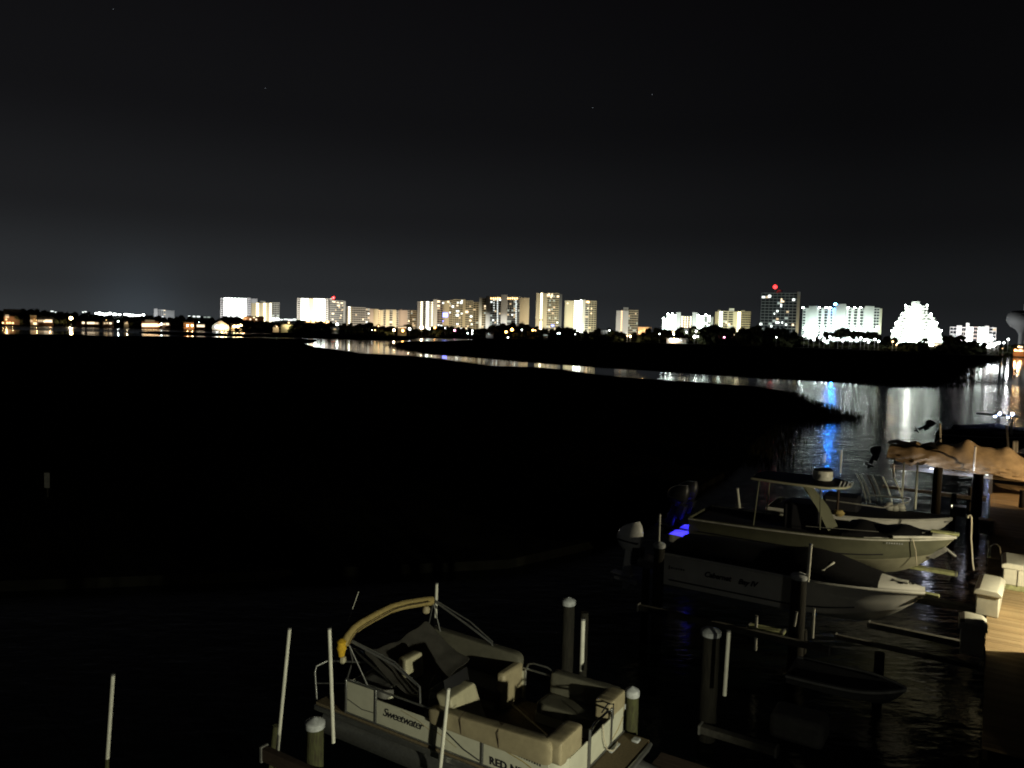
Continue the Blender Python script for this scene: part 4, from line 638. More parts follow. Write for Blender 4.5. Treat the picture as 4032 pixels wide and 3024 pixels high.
for px, py, z, r, lb in ((3695, 1836, 2.9, .2, 'dark piling left of centre under the tarp covered boat'), (3853, 1862, 2.9, .22, 'thick dark piling at the bow end of the lift rail under the tarp covered boat'), (3757, 1938, 2.1, .12, 'amber lit piling with a small reflector'), (3823, 1912, 2.0, .10, 'short amber lit post right of the reflector piling'), (4027, 1925, 2.2, .12, 'amber lit post at the right edge'), (2545, 2230, 1.9, .12, 'second dark post behind the engine of the lettered boat'), (3165, 2470, 1.2, .1, 'short wet post below the lettered hull'), (3465, 2560, 1.3, .12, 'dim post below the bow of the lettered boat')):
    T = piling(lb, px, py, z, r, None)
    if 'reflector' in lb and 'right of' not in lb: pbox('reflector', glow('reflector_glow', (1, .9, .6), 3), T, (-.02, -.125, z - .62), (.1, .02, .09), .5)  # shine put in as emission, the plate itself glows

# ---------- guide poles (white pvc pipes on the lifts)
def pole(label, x0, y0, x1, y1, v, r=.034, m='pvc', grp='white guide poles'):
    a, c = Vector(atv(x0, y0, v)), Vector(atv(x1, y1, v)); b_ = c + (c - a) * .0
    if b_.z > .2 and y1 < 3020 and m == 'pvc': pass
    T = thing('guide_pole', label, 'pole', tuple(c), 0, grp)
    MB().tube([(0, 0, 0), tuple((a - c) * .5), tuple(a - c)], r, 10).build('pipe', M[m], T, True)
    if c.z < .6: MB().tube([(0, 0, 0), tuple((a - c).normalized() * (1.0 - c.z if c.z < 0 else .4))], r * 1.05, 10).build('growth_band', M['algae'], T, True)
    MB().tube([tuple((a - c) * 1.0), tuple((a - c) * 1.0 + Vector((0, 0, r * .8)))], r * 1.12, 10).build('pipe_cap', M['steel'], T, True)
for a_ in ((445, 2660, 418, 3060, 8.2, 'leftmost white guide pole standing alone in dark water', .038), (1140, 2478, 1083, 3060, 10.0, 'tall white guide pole left of the pontoon boat, leaning left', .035), (1297, 2478, 1313, 2925, 9.9, 'white guide pole against the stern of the pontoon boat, leaning right', .035), (1720, 2300, 1714, 2475, 14.2, 'white guide pole rising behind the folded yellow canopy', .036), (1766, 2712, 1730, 3060, 10.78, 'white guide pole crossing the near side panels of the pontoon boat', .035),
           (2296, 2442, 2290, 2640, 14.6, 'white guide pole beside the two pilings behind the pontoon boat', .05), (2869, 2488, 2852, 2738, 16.0, 'white guide pole right of the piling with the slanting cap', .045), (2598, 2027, 2594, 2142, 21.6, 'thin white guide pole on the piling at the lettered boat stern', .035), (3192, 2146, 3180, 2290, 21.2, 'pale guide pole crossing the middle of the lettered hull', .045), (2979, 2428, 2974, 2560, 20.4, 'dim short guide pole below the lettered hull', .04), (1072, 2968, 1060, 3060, 10.2, 'short thick pipe end at the bottom edge beside the tall leaning pole', .06),
           (3137, 2412, 3128, 2466, 20.7, 'short bright white pipe below the middle of the lettered hull', .03), (3205, 2398, 3199, 2512, 21.0, 'yellowish pipe right of the short bright one under the lettered hull', .035),
           (3560, 1822, 3551, 1966, 33.5, 'pale green lit guide pole left of two in front of the tarp covered boat', .036), (3614, 1822, 3604, 2005, 33.0, 'pale green lit guide pole right of two in front of the tarp covered boat', .036), (3841, 1760, 3834, 1855, 44.6, 'guide pole in front of the middle of the tarp covered boat', .05), (3964, 1678, 3971, 1772, 52, 'pale guide pole behind the bow of the tarp covered boat', .06), (3984, 1665, 3983, 1712, 56, 'pale guide pole at the blue lit boat', .06), (3702, 1670, 3704, 1740, 54, 'amber guide pole left behind the tarp covered boat', .055), (3313, 1772, 3309, 1862, 32, 'thin pale pole rising behind the flat hardtop', .03), (3248, 1790, 3246, 1820, 31, 'short thin pole behind the round radar dome', .035), (2904, 1924, 2912, 2000, 30.5, 'short slanting grey pole in the dark beside the hardtop', .05), (3518, 1830, 3519, 1880, 43, 'dim pole at the stern of the tarp covered boat', .05)):
    pole(a_[5], *a_[:5], r=a_[6])

# ---------- lift rails and catwalk boards
def board(label, u0, u1, v, z, w=.14, h=.16, m='beam', cat='beam'):
    T = dock('lift_beam', label, cat, u0, v, z, 'boat lift beams'); BX('beam', m, T, 0, u1 - u0, -w / 2, w / 2, -h, 0, bevel=.01)
    for e in (.02, u1 - u0 - .06): BX('end_plate', 'steel', T, e, e + .04, -w / 2 - .02, w / 2 + .02, -h - .02, .02, bevel=0)
board('long dim lift beam under the near side of the lettered hull', -8.2, -3.0, 20.2, 1.3)
board('pale lift beam running from under the lettered bow towards the pier', -2.5, .2, 22.7, 1.3, .16)
board('second lower rail running to the pier below the lettered bow', -3.2, .2, 21.9, 1.05, .12, .12)
board('grey beam just beyond the lettered bow', -1.9, .2, 25.9, 1.3, .3)
board('mossy yellowish board under the bow of the hardtop boat', -2.3, -.6, 29.4, 1.3, .32, .1, 'lime')
board('pale lime wedge of board behind the dim short pole', -5.15, -4.2, 20.5, 1.32, .3, .06, 'lime')  # light on this board is put into its pale lime colour
board('brown beam at the bottom edge beside the near stern piling', -10.7, -8.3, 9.0, 1.45, .12, .25, 'brown')
board('grey beam beside the tall dark piling right of the pontoon boat', -5.0, -3.3, 16.1, .5, .2)
board('amber edged dock rail far behind the tarp covered boat', -1.5, 4.5, 55, 2.4, .5, .2, 'brown')
board('second amber dock rail at the right edge', 1.2, 5, 51, 2.2, .4, .16, 'brown')
T = dock('catwalk', 'dark brown catwalk along the bottom edge beyond the pontoon bow', 'catwalk', -4.9, 10, .9)
for i in range(26): pbox('plank', M['brown'], T, (.5 + rnd.uniform(-.01, .01), i * .15, 0), (1.2, .138, .05))

# ================= pontoon boat =================
B = dock('pontoon_boat', 'beige pontoon boat with cream side panels and folded yellow canopy in the foreground', 'pontoon boat', -8.1, 12.18, 1.3)
MB().box(-3.25, 2.98, -1.27, 1.27, -.05, 0).build('deck', M['carpet'], B)
BX('deck_rim', 'alu', B, -3.28, 3.02, -1.31, 1.31, -.17, -.052, bevel=.02)
MB().tube([(3.03, -1.2, -.04), (3.06, -1.0, -.03), (3.06, 1.0, -.03), (3.03, 1.2, -.04)], .045, 8).build('bow_bumper', M['alu'], B, True)
for s in (-1, 1):
    MB().tube([(-3.2, s * .88, -.5), (2.75, s * .88, -.5)], .31, 20).tube([(2.75, s * .88, -.5), (3.1, s * .88, -.47), (3.42, s * .88, -.40), (3.62, s * .88, -.33)], .31, 20, r2=.03).build('float_tube', M['alu'], B, True)
    for x in (-2, -.6, .8, 2.1): BX('bracket', 'alu', B, x, x + .06, s * .88 - .2, s * .88 + .2, -.26, -.16, bevel=0)
def panel(side, a, c, h, z0=.04):
    if side == 'n': BX('fence_panel', 'panel', B, a, c, -1.262, -1.238, z0, h, bevel=.004)
    elif side == 'f': BX('fence_panel', 'panel', B, a, c, 1.238, 1.262, z0, h, bevel=.004)
    elif side == 'b': BX('fence_panel', 'panel', B, 2.438, 2.462, a, c, z0, h, bevel=.004)
    else: BX('fence_panel', 'panel', B, -2.462, -2.438, a, c, z0, h, bevel=.004)
for a, c, h in ((-2.40, -1.68, .66), (-1.62, -.30, .50), (-.25, .82, .54), (.88, 2.2, .56)): panel('n', a, c, h)
for a, c, h in ((-2.40, -1.2, .62), (-1.15, .2, .62), (.95, 2.4, .56)): panel('f', a, c, h)
for a, c in ((-1.0, -.33), (-.25, .60), (.68, 1.2)): panel('b', a, c, .54)
panel('s', -1.2, .2, .6); panel('s', .8, 1.2, .6)
# rounded bow corner
pts = [(2.2 + .25 * math.sin(t_ * math.pi / 10), -1.0 - .25 * math.cos(t_ * math.pi / 10)) for t_ in range(6)]
MB().grid([[(x, y, .04), (x, y, .55)] for x, y in pts]).build('corner_panel', M['panel'], B, True)
for x in (-2.43, -1.65, -.275, .85): BX('fence_post', 'alu', B, x - .022, x + .022, -1.275, -1.235, 0, .70, bevel=.006)
for x in (-2.43, -1.18, .22, .92, 2.42): BX('fence_post', 'alu', B, x - .022, x + .022, 1.235, 1.275, 0, .66, bevel=.006)
for y in (-.29, .64): TB('gate_post', 'alu', B, [(2.47, y, 0), (2.47, y, .74)], .026)
TB('gate_rail', 'chrome', B, [(2.47, -.26, 0), (2.47, -.26, .60), (2.47, -.22, .70), (2.47, -.1, .76), (2.47, .45, .76), (2.47, .56, .72), (2.47, .6, .62), (2.47, .6, 0)], .022)
TB('side_rail', 'alu', B, [(-2.43, -1.255, .70), (.85, -1.255, .70)], .02)
TB('side_rail', 'alu', B, [(-2.43, 1.255, .68), (2.42, 1.255, .68)], .02)
TB('bottom_rail', 'alu', B, [(-2.45, -1.268, .03), (2.2, -1.268, .03)], .018); TB('bottom_rail', 'alu', B, [(2.468, -1.0, .03), (2.468, 1.25, .03)], .018)
TB('entry_rail', 'alu', B, [(.24, 1.25, .66), (.3, 1.25, .80), (.42, 1.25, .84), (.75, 1.25, .84), (.88, 1.25, .78), (.92, 1.25, .6)], .018)
TB('stern_rail', 'alu', B, [(-3.35, -1.15, -.1), (-3.42, -1.15, .55), (-3.4, -1.12, .66), (-3.3, -.9, .72), (-2.5, -.6, .78)], .022); TB('stern_rail', 'alu', B, [(-3.4, -1.14, .3), (-2.5, -.9, .45)], .014)
# moulded pinstripes and lettering
def stripe(pts, m, r=.008):
    MB().tube([(x, -1.264, z) for x, z in pts], r, 6).build('pinstripe', M[m], B, True)
stripe([(-2.38, .30), (-2.0, .20), (-1.7, .22)], 'dark'); stripe([(-1.0, .47), (-.6, .40), (-.32, .30)], 'vinyl'); stripe([(-.24, .46), (.1, .36), (.45, .18), (.8, .08)], 'dark', .012); stripe([(-.24, .34), (.0, .27), (.3, .16)], 'vinyl')
stripe([(.92, .46), (1.3, .44), (1.7, .36), (2.1, .22)], 'yellow', .01)
MB().tube([(2.465, .70, .10), (2.465, .95, .18), (2.465, 1.18, .34)], .008, 6).build('pinstripe', M['yellow'], B, True)
letters('Sweetwater', .235, B, (-1.46, -1.266, .24), (math.pi / 2, 0, 0), M['dark'], .35, 'maker_lettering', .86)
letters('RED NEK', .19, B, (1.02, -1.266, .10), (math.pi / 2, 0, 0), M['dark'], -.05, 'boat_name_lettering', 1.08, .006)
for i in range(9): pbox('registration_mark', M['dark'], B, (1.62 + i * .052, -1.266, .46 - i * .004), (.022 + .012 * (i % 3 == 0), .004, .085))
# seats
def cushion(name, m, prof_y, x0, x1, par=B, rows=14, end=.10, f=None):
    """bolster: closed (y,z) profile swept along x with rounded ends"""
    cy = sum(p[0] for p in prof_y) / len(prof_y); cz = sum(p[1] for p in prof_y) / len(prof_y); R_ = []
    for i in range(rows + 1):
        t_ = i / rows; x = x0 + (x1 - x0) * t_; d = min(t_, 1 - t_) * abs(x1 - x0); s = 1 if d > end else math.sqrt(max(.03, 1 - ((end - d) / end) ** 2)) * .16 + .84
        dz = f(t_) if f else 0
        R_.append([(x, cy + (y - cy) * s + rnd.gauss(0, .003), cz + (z - cz) * s + (dz if z > cz else 0) + rnd.gauss(0, .003)) for y, z in prof_y])
    o = MB().grid(R_, True).build(name, M[m], par, True); sb = o.modifiers.new('soft', 'SUBSURF'); sb.levels = 1; sb.render_levels = 2; return o
def bp_(y0, y1, z0, z1, lean=0):
    e = min(.05, (z1 - z0) * .2); g = min(.04, (y1 - y0) * .2)
    return [(y0, z0), (y0 + g, z0), (y1 - g, z0), (y1, z0), (y1 + lean * .2, z0 + e), (y1 + lean, z1 - e), (y1 + lean, z1 - e * .3), (y1 + lean - g, z1), (y0 + lean + g, z1), (y0 + lean, z1 - e * .3), (y0 + lean, z1 - e), (y0 + lean * .2, z0 + e)]
cushion('near_bench_back', 'vinyl', bp_(-1.34, -1.10, .46, .80, -.03), -.35, 2.3, f=lambda t_: -.02 + .14 * t_)
cushion('near_bench_seat', 'vinyl2', bp_(-1.15, -.55, .22, .44), -.1, 2.25)
for x in (.45, 1.25): TB('seat_seam', 'brown', B, [(x, -1.345, .5), (x, -1.385, .76), (x, -1.37, .84), (x, -1.20, .868)], .006, 5)
BX('near_bench_base', 'panel', B, -.1, 2.2, -1.15, -.6, 0, .24)
def yc(name, m, x0, x1, y0, y1, z0, z1, lean=0):
    o = cushion(name, m, [(a, c) for a, c in bp_(x0, x1, z0, z1, lean)], y0, y1)
    for v_ in o.data.vertices: v_.co = Vector((v_.co.y, v_.co.x, v_.co.z))
    o.data.flip_normals(); return o
yc('bow_corner_back', 'vinyl', 2.12, 2.44, -1.3, -.48, .50, .93)
yc('bow_corner_back', 'vinyl', 2.12, 2.46, .60, 1.32, .40, .84)
cushion('far_bench_back', 'greyv', bp_(1.10, 1.33, .35, .84, .03), .85, 2.4)
cushion('far_bench_seat', 'greyv', bp_(.55, 1.1, .22, .44), .85, 2.2)
BX('far_bench_base', 'panel', B, .85, 2.15, .6, 1.15, 0, .24)
cushion('lounge_back', 'greyv', bp_(1.12, 1.34, .24, .96, .05), -2.4, .15, f=lambda t_: .06 * (1 - t_))
cushion('lounge_seat', 'greyv', bp_(.42, 1.02, .20, .46), -2.35, .12)
BX('lounge_end', 'vinyl', B, -.04, .16, .52, 1.28, .05, .80, bevel=.06)
BX('lounge_base', 'panel', B, -2.3, -.05, .5, 1.1, 0, .22)
yc('chaise_back', 'vinyl2', .10, .46, -1.2, -.35, .22, .98, -.38)
cushion('sun_pad', 'mesh', bp_(-1.1, .5, .42, .62), -2.4, -1.55)
BX('sun_pad_base', 'panel', B, -2.38, -1.6, -1.1, .45, 0, .42)
yc('captain_seat_back', 'vinyl2', -1.52, -1.30, -.72, -.18, .62, 1.16, -.06)
yc('captain_seat', 'vinyl2', -1.4, -.92, -.72, -.18, .46, .60)
MB().lathe([(.2, 0), (.06, .04), (.05, .46)], 12, (-1.15, -.45, 0)).build('seat_pedestal', M['alu'], B, True)
o = BX('console', 'black', B, -.62, -.12, -1.05, -.2, 0, .92, bevel=.06, taper=.05)
MB().grid([[(-.15, -1.0, .9), (-.22, -1.0, 1.16)], [(-.08, -.62, .9), (-.16, -.62, 1.2)], [(-.15, -.25, .9), (-.22, -.25, 1.16)]]).build('windscreen', M['black'], B, True)
MB().tube([(-.68 + .03 * math.sin(a * .524), -.62 + .18 * math.cos(a * .524), .86 + .18 * math.sin(a * .524)) for a in range(13)], .014, 6).build('steering_wheel', M['black'], B, True)
# folded canopy
ac = [(-1.66, 1.62), (-1.58, 1.74), (-1.40, 1.82), (-1.22, 1.87), (-.8, 1.915), (-.32, 1.92), (.1, 1.88), (.5, 1.81), (.82, 1.74), (1.04, 1.69)]
def arch(zo, yo=0): return [(-2.1 + .02 * math.sin(i * 2.1), y + yo, z + zo) for i, (y, z) in enumerate(ac)]
cb = MB().tube(arch(0), .10, 12)
cn = cb.build('canopy_roll', M['yellow'], B, True); cn.scale = (.8, 1, 1); cn.location = (-.42, 0, 0)
MB().tube([(x - .10, y - .01, z + .055) for x, y, z in arch(0)], .012, 6).build('canopy_zip', M['brown'], B, True)
MB().tube([(x + .135, y - .01, z + .02) for x, y, z in arch(0)][:-1], .010, 6).build('canopy_zip', M['brown'], B, True)
MB().lathe([(.02, -.26), (.06, -.24), (.075, -.16), (.10, -.08), (.08, 0), (.10, .05), (.03, .10)], 9, (-2.1, -1.74, 1.66)).build('canopy_end_fold', M['yellow2'], B, True)
MB().lathe([(.03, -.10), (.07, -.06), (.06, .03), (.02, .05)], 8, (-2.1, -1.70, 1.36)).build('canopy_end_lining', M['vinyl2'], B, True)
MB().lathe([(.02, -.14), (.08, -.1), (.09, -.02), (.05, .04)], 8, (-2.05, .78, 1.62)).build('canopy_tail_fold', M['vinyl'], B, True)
for y in (-1.22, 1.22):
    yy = y * (1.28 if y < 0 else .9)
    TB('canopy_frame_tube', 'alu', B, [(-2.1, yy, 1.66), (-2.3, y, 1.1), (-2.44, y, .68)], .016); TB('canopy_frame_tube', 'alu', B, [(-2.1, yy, 1.62), (-1.9, y, .70)], .014)
    TB('canopy_frame_tube', 'alu', B, [(-2.1, yy, 1.68), (-1.25, y, 1.28), (-.6, y, 1.02), (-.58, y, .70)], .022); TB('canopy_frame_tube', 'alu', B, [(-2.05, yy, 1.70), (-1.2, y * 1.02, 1.36), (-.6, y * 1.02, 1.05)], .014)
MB().grid([[(-2.1 + .5 * t_, -1.5 + .3 * t_ + .25 * s, 1.55 - .5 * t_ - .30 * s) for s in (0, .5, 1)] for t_ in (0, .25, .5, .75, 1.0, 1.3)]).build('hanging_mesh', M['mesh'], B, True)
lc_ = MB().grid([[(-2.15 + 1.25 * i / 9 + .03 * math.sin(j * 1.7), -1.12 + 2.0 * j / 9, 1.30 - .55 * i / 9 - .16 * math.sin(math.pi * j / 9) - .10 * math.sin(math.pi * i / 9) + .05 * noise.noise(Vector((i * .7, j * .9, 4))) + .03 * math.sin(j * 2.2 + i * .6)) for j in range(10)] for i in range(10)]).build('loose_cover', mat('dark_grey_loose_cover', (.055, .052, .045), .9, noise_amt=.3, scale=5, bump=.4), B, True)
so = lc_.modifiers.new('cloth', 'SOLIDIFY'); so.thickness = .012; sb_ = lc_.modifiers.new('soft', 'SUBSURF'); sb_.levels = 1; sb_.render_levels = 2
TB('aerial', 'pvc', B, [(-2.6, -.75, 2.30), (-2.68, -.95, 1.75)], .006)
BX('bow_cleat', 'cap', B, 2.72, 2.86, 1.0, 1.16, 0, .05)
BX('step_pad', 'cap', B, 2.52, 2.60, .42, .8, 0, .03)
TB('mooring_line', 'rope', B, [(2.49, .2, .62), (2.52, .22, .35), (2.55, .3, .12), (2.6, .45, .04), (2.6, .62, .05), (2.55, .75, .06)], .012)
TB('gate_latch', 'dark', B, [(2.42, .3, .78), (2.42, .55, .84), (2.46, .72, .78), (2.46, .72, .5)], .014)
BX('engine', 'black', B, -3.75, -3.3, -.25, .25, -.1, .55, bevel=.1)

# ================= hull builder =================
def hull(par, Lh, Bm, keel, chine, sheer, rise=.25, m='white', flare=.12, stem=.16, nst=26, bowz=0, dead=0):
    """keel/chine/sheer are heights; returns station function for the sheer line"""
    def st(t_):
        k = max(0, (t_ - .5) / .5); hb = Bm / 2 * (1 - k ** 2.3) + .03; ss = sheer + rise * t_ ** 2 + bowz * k ** 3
        kk = keel + max(0, (t_ - .72) / .28) ** 2.1 * (ss - keel - .10); ch = chine + k ** 2 * (ss - chine) * .55; ch = max(ch, kk + .02)
        cb_ = hb * (.90 - flare * k - .35 * k ** 3)
        return hb, ss, kk, ch, max(cb_, .02)
    rows = []
    for i in range(nst + 1):
        t_ = i / nst; hb, ss, kk, ch, cb_ = st(t_); x = Lh * t_
        pr = [(0, kk), (cb_ * .5, kk + (ch - kk) * .46), (cb_, ch), (cb_ + .045, ch + .03), (hb * .5 + cb_ * .5 + .02, ch + (ss - ch) * .45), (hb, ss - .12), (hb + .03, ss - .08), (hb + .03, ss - .02), (hb, ss)]
        rows.append([(x, -y, z) for y, z in pr[::-1]] + [(x, y, z) for y, z in pr[1:]])
    h = MB().grid(rows); n = len(rows[0]); h.f.append(tuple(range(n)))
    ho = h.build('hull', M[m], par, True)
    if m == 'olive':
        ho.data.materials.append(M['bottom'])
        for p_ in ho.data.polygons:
            if p_.index < nst * (n - 1) and 5 <= p_.index % (n - 1) <= 10: p_.material_index = 1
    for s in (-1, 1):
        MB().tube([(Lh * i / nst, s * (st(i / nst)[0] + .035), st(i / nst)[1] - .05) for i in range(nst + 1)], .028, 6).build('rub_rail', M['dirty'], par, True)
        MB().tube([(Lh * i / nst, s * (st(i / nst)[4] + .05 + (st(i / nst)[0] - st(i / nst)[4]) * .5 * .42), st(i / nst)[3] + .2) for i in range(1, int(nst * .82))], .022, 6).build('boot_stripe', M['dark'], par, True)
    return st
def cap(par, st, Lh, t0, t1, m, name, crown_=.08, inset=.03, n=18, zo=0.0, hf=None, w=7):
    rows = []
    for i in range(n + 1):
        t_ = t0 + (t1 - t0) * i / n; hb, ss = st(t_)[:2]; hb = max(.02, hb - inset); hz = hf(t_) if hf else crown_
        rows.append([(Lh * t_, hb * math.sin(a * math.pi / 2 / w), ss + zo + hz * math.cos(a * math.pi / 2 / w) ** .8 + (rnd.gauss(0, .006) if hf else 0)) for a in range(-w, w + 1)])
    mb = MB().grid(rows); 
    return mb.build(name, M[m], par, True)
def outboard(par, x, y, z, s, m='motor', tilt=.5, name='outboard_engine'):
    E_ = link(name, None, par); E_.location = (x, y, z); E_.rotation_euler = (0, -tilt, 0); E_.scale = (s, s, s)
    rows = []
    for i in range(9):
        t_ = i / 8; r_ = .30 * math.sin(math.pi * (.12 + .80 * t_)) ** .5; zz = -.15 + .85 * t_; off = -.05 * math.sin(t_ * 3)
        rows.append([(off + (r_ * 1.45) * math.cos(a * .3927), r_ * .85 * math.sin(a * .3927), zz + .10 * math.cos(a * .3927) * t_) for a in range(16)])
    MB().grid(rows, True).build('cowl', M[m], E_, True)
    BX('cowl_band', 'dark', E_, -.36, .30, -.262, .262, .13, .17, bevel=.0)
    BX('midsection', m, E_, -.16, .16, -.11, .11, -1.0, -.14, bevel=.05, taper=.02)
    MB().box(-.5, .18, -.16, .16, -.98, -.95).build('plate', M[m], E_)
    MB().tube([(.32, 0, -1.16), (.1, 0, -1.16), (-.25, 0, -1.16), (-.42, 0, -1.16)], .075, 10, r2=.05).build('gearcase', M[m], E_, True)
    MB().yprism([(-.12, -1.2), (.16, -1.2), (.0, -1.45), (-.12, -1.45)], -.015, .015).build('skeg', M[m], E_)
    for k in range(3):
        a = k * 2.094; MB().add([(-.46, 0, -1.16), (-.5, .05 * math.cos(a) - .18 * math.sin(a), -1.16 + .05 * math.sin(a) + .18 * math.cos(a)), (-.42, -.05 * math.cos(a) - .17 * math.sin(a), -1.16 - .05 * math.sin(a) + .17 * math.cos(a))], [(0, 1, 2)]).build('blade', M['alu'], E_)
    BX('bracket', 'black', E_, .14, .42, -.2, .2, -.55, .0, bevel=.03)

# ================= lettered white boat =================
C = dock('motorboat', 'white motorboat with black cover and dark script name on its side, second from the camera', 'motorboat', -8.2, 23.1, 0)
Lc = 7.02; stc = hull(C, Lc, 2.36, 1.10, 1.40, 2.42, -.06, 'white', bowz=-.06)
cap(C, stc, Lc, .80, .998, 'bow', 'foredeck', .12)
cap(C, stc, Lc, .02, .845, 'canvas', 'cover', zo=.01, inset=-.01, n=26, hf=lambda t_: .14 + .34 * math.exp(-((t_ - .60) / .17) ** 2) + .15 * math.exp(-((t_ - .25) / .2) ** 2))
TB('windscreen_frame', 'pvc', C, [(Lc * .60, -1.12, 2.5), (Lc * .655, -.95, 2.66), (Lc * .68, -.5, 2.8)], .03)
for x, y in ((6.2, -.1), (6.35, .18), (6.45, -.16), (6.6, .05), (6.72, .0)): MB().lathe([(.045, 0), (.05, .02), (.02, .035)], 10, (x, y, 2.45)).build('deck_fitting', M['black'], C, True)
BX('anchor_hatch', 'dirty', C, 6.25, 6.6, -.12, .12, 2.44, 2.49, bevel=.01); BX('pulpit', 'lime', C, 6.9, 7.35, -.1, .1, 2.2, 2.27)
letters('Cabernet', .215, C, (1.36, -1.222, 1.93), (math.pi / 2, 0, 0), M['dark'], .3, 'boat_name_lettering', .95, .006)
letters('Bay IV', .215, C, (2.36, -1.222, 1.91), (math.pi / 2, 0, 0), M['dark'], .3, 'boat_name_lettering', .95, .006)
for i in range(7): pbox('maker_mark', M['dark'], C, (.28 + i * .075, -1.2, 1.99), (.03 + .02 * (i % 2), .004, .05 if i else .12))
outboard(C, -1.5, 0, 2.10, 1.05, 'motor', -.08); BX('engine_bracket', 'steel', C, -1.1, .05, -.35, .35, 1.55, 1.8)
# ================= hardtop boat =================
D_ = dock('fishing_boat', 'olive grey fishing boat with flat hardtop and radar dome, third from the camera', 'fishing boat', -9.0, 28.0, 0)
Ld = 8.25; std = hull(D_, Ld, 2.55, 1.25, 1.75, 2.42, .38, 'olive')
cap(D_, std, Ld, .70, .998, 'dirty', 'foredeck', .10); cap(D_, std, Ld, .02, .72, 'dark', 'cockpit_floor', .02, .06, zo=-.08)
cap(D_, std, Ld, .62, .93, 'canvas', 'bow_cover', zo=.02, hf=lambda t_: .16 + .08 * math.sin(t_ * 40))
BX('pulpit', 'lime', D_, 7.6, 8.4, -.13, .13, 2.86, 2.93)
TB('bow_rail', 'dirty', D_, [(6.6, -.95, 2.72), (7.6, -.5, 2.78), (8.32, -.05, 2.80)], .045)
HT = [(2.05, -.85), (2.0, 0), (2.05, .85), (3.4, 1.0), (4.6, .95), (5.05, .5), (5.15, 0), (5.05, -.5), (4.6, -.95), (3.4, -1.0)]
MB().prism(HT, 4.0, 4.09).build('hardtop', M['dark'], D_, False, .03)
MB().tube([(x, y, 4.03) for x, y in HT + HT[:1]], .04, 8).build('hardtop_rim', M['bottom'], D_, True)
MB().lathe([(.30, 0), (.33, .05), (.33, .26), (.30, .32)], 20, (4.2, .25, 4.1)).build('radar_dome', M['dirty'], D_, True); MB().lathe([(.31, 0), (.30, .05), (.02, .06)], 20, (4.2, .25, 4.42)).build('dome_lid', M['dark'], D_, True)
TB('hardtop_leg', 'olive', D_, [(4.35, -.9, 4.0), (4.4, -.92, 2.6)], .025); TB('hardtop_leg', 'brown', D_, [(4.8, -.2, 4.0), (4.8, -.2, 3.1)], .04); TB('hardtop_leg', 'olive', D_, [(2.3, -.8, 4.0), (2.2, -.9, 2.4)], .025); TB('hardtop_leg', 'olive', D_, [(2.3, .8, 4.0), (2.2, .9, 2.4)], .025)
MB().grid([[(3.75, -.75, 3.95), (4.0, -.4, 3.95)], [(4.25, -.8, 3.3), (4.55, -.4, 3.3)], [(4.55, -.85, 2.75), (4.85, -.45, 2.75)], [(4.75, -.9, 2.45), (5.0, -.5, 2.45)]]).build('windscreen', M['olive'], D_, True)
BX('console', 'dark', D_, 3.1, 4.2, -.55, .55, 2.3, 3.3, bevel=.08)
for i in range(4): TB('rod_holder', 'cap', D_, [(4.9 + i * .11, -.75 + i * .06, 4.1), (4.96 + i * .11, -.75 + i * .06, 4.28)], .022)
MB().lathe([(.12, 0), (.2, .1), (.12, .2)], 10, (4.85, -.2, 3.0)).build('lamp_shade', M['yellow'], D_, True)
TB('anchor', 'steel', D_, [(7.7, -.1, 2.5), (8.05, -.1, 2.42), (8.35, -.1, 2.2)], .04); MB().yprism([(7.5, 2.1), (8.0, 2.45), (8.1, 2.35), (7.75, 2.05)], -.25, .1).build('anchor_fluke', M['steel'], D_)
TB('bow_line', 'rope', D_, [(7.15, -.82, 2.75), (7.25, -.7, 2.35), (7.3, -.5, 1.8)], .015)
TB('side_rail', 'steel', D_, [(4.0, -1.25, 2.72), (6.2, -1.1, 2.86)], .012)
for i in range(7): pbox('registration_mark', M['cap'], D_, (6.45 + i * .07, -1.03 + i * .032, 2.52), (.04, .01, .05), -.0)
for y in (-.5, .5): outboard(D_, -.75, y, 2.75, .95, 'black', -.3)
for y, w in ((-.95, .42), (.1, .34)):
    o = cushion('blue_glow_pad', 'bow', bp_(y - w, y + w, 1.42, 1.72), -.75, -.1, D_)  # white pads added to catch the blue stern light
pbox('underwater_light', M['ledb'], D_, (-.2, -.4, 1.95), (.05, .5, .04)); lamp('SPOT', W(-9.4, 27.05, 2.5), 130, (.04, .03, 1), None, .03, W(-9.42, 27.05, 1.7), math.radians(75), .5, name='blue_stern_light'); lamp('SPOT', W(-9.4, 28.1, 2.5), 70, (.04, .03, 1), None, .03, W(-9.42, 28.1, 1.7), math.radians(75), .5, name='blue_stern_light')
# ================= small white bow behind the hardtop boat =================
E2 = dock('motorboat', 'small motorboat with bright white pointed bow behind the hardtop boat', 'motorboat', -7.4, 32.5, 0)
Le = 6.45; ste = hull(E2, Le, 2.2, 1.35, 1.7, 2.2, .32, 'white'); cap(E2, ste, Le, .05, .985, 'dark', 'deck', .05)
MB().tube([(2.2, -.95, 2.75), (4.2, -.9, 2.72), (5.0, -.4, 2.95), (5.0, .4, 2.95), (3.5, .9, 2.8)], .03, 8).build('bow_rail', M['steel'], E2, True)
BX('console', 'dark', E2, 2.0, 3.3, -.5, .5, 2.2, 2.85, bevel=.1)
T = dock('rod_rack', 'fan of curved pale rods standing behind the small white bow', 'fishing rods', -3.6, 33.4, 2.6)
for i, (dx, m_) in enumerate(((-.45, 'steel'), (-.30, 'steel'), (-.05, 'brown'), (.12, 'steel'), (.5, 'pvc'), (.9, 'pvc'))):
    TB('rod', m_, T, [(dx - .35, 0, 1.0), (dx - .15, 0, .6), (dx, 0, .2), (dx + .06, 0, -.1)], .024, 6)
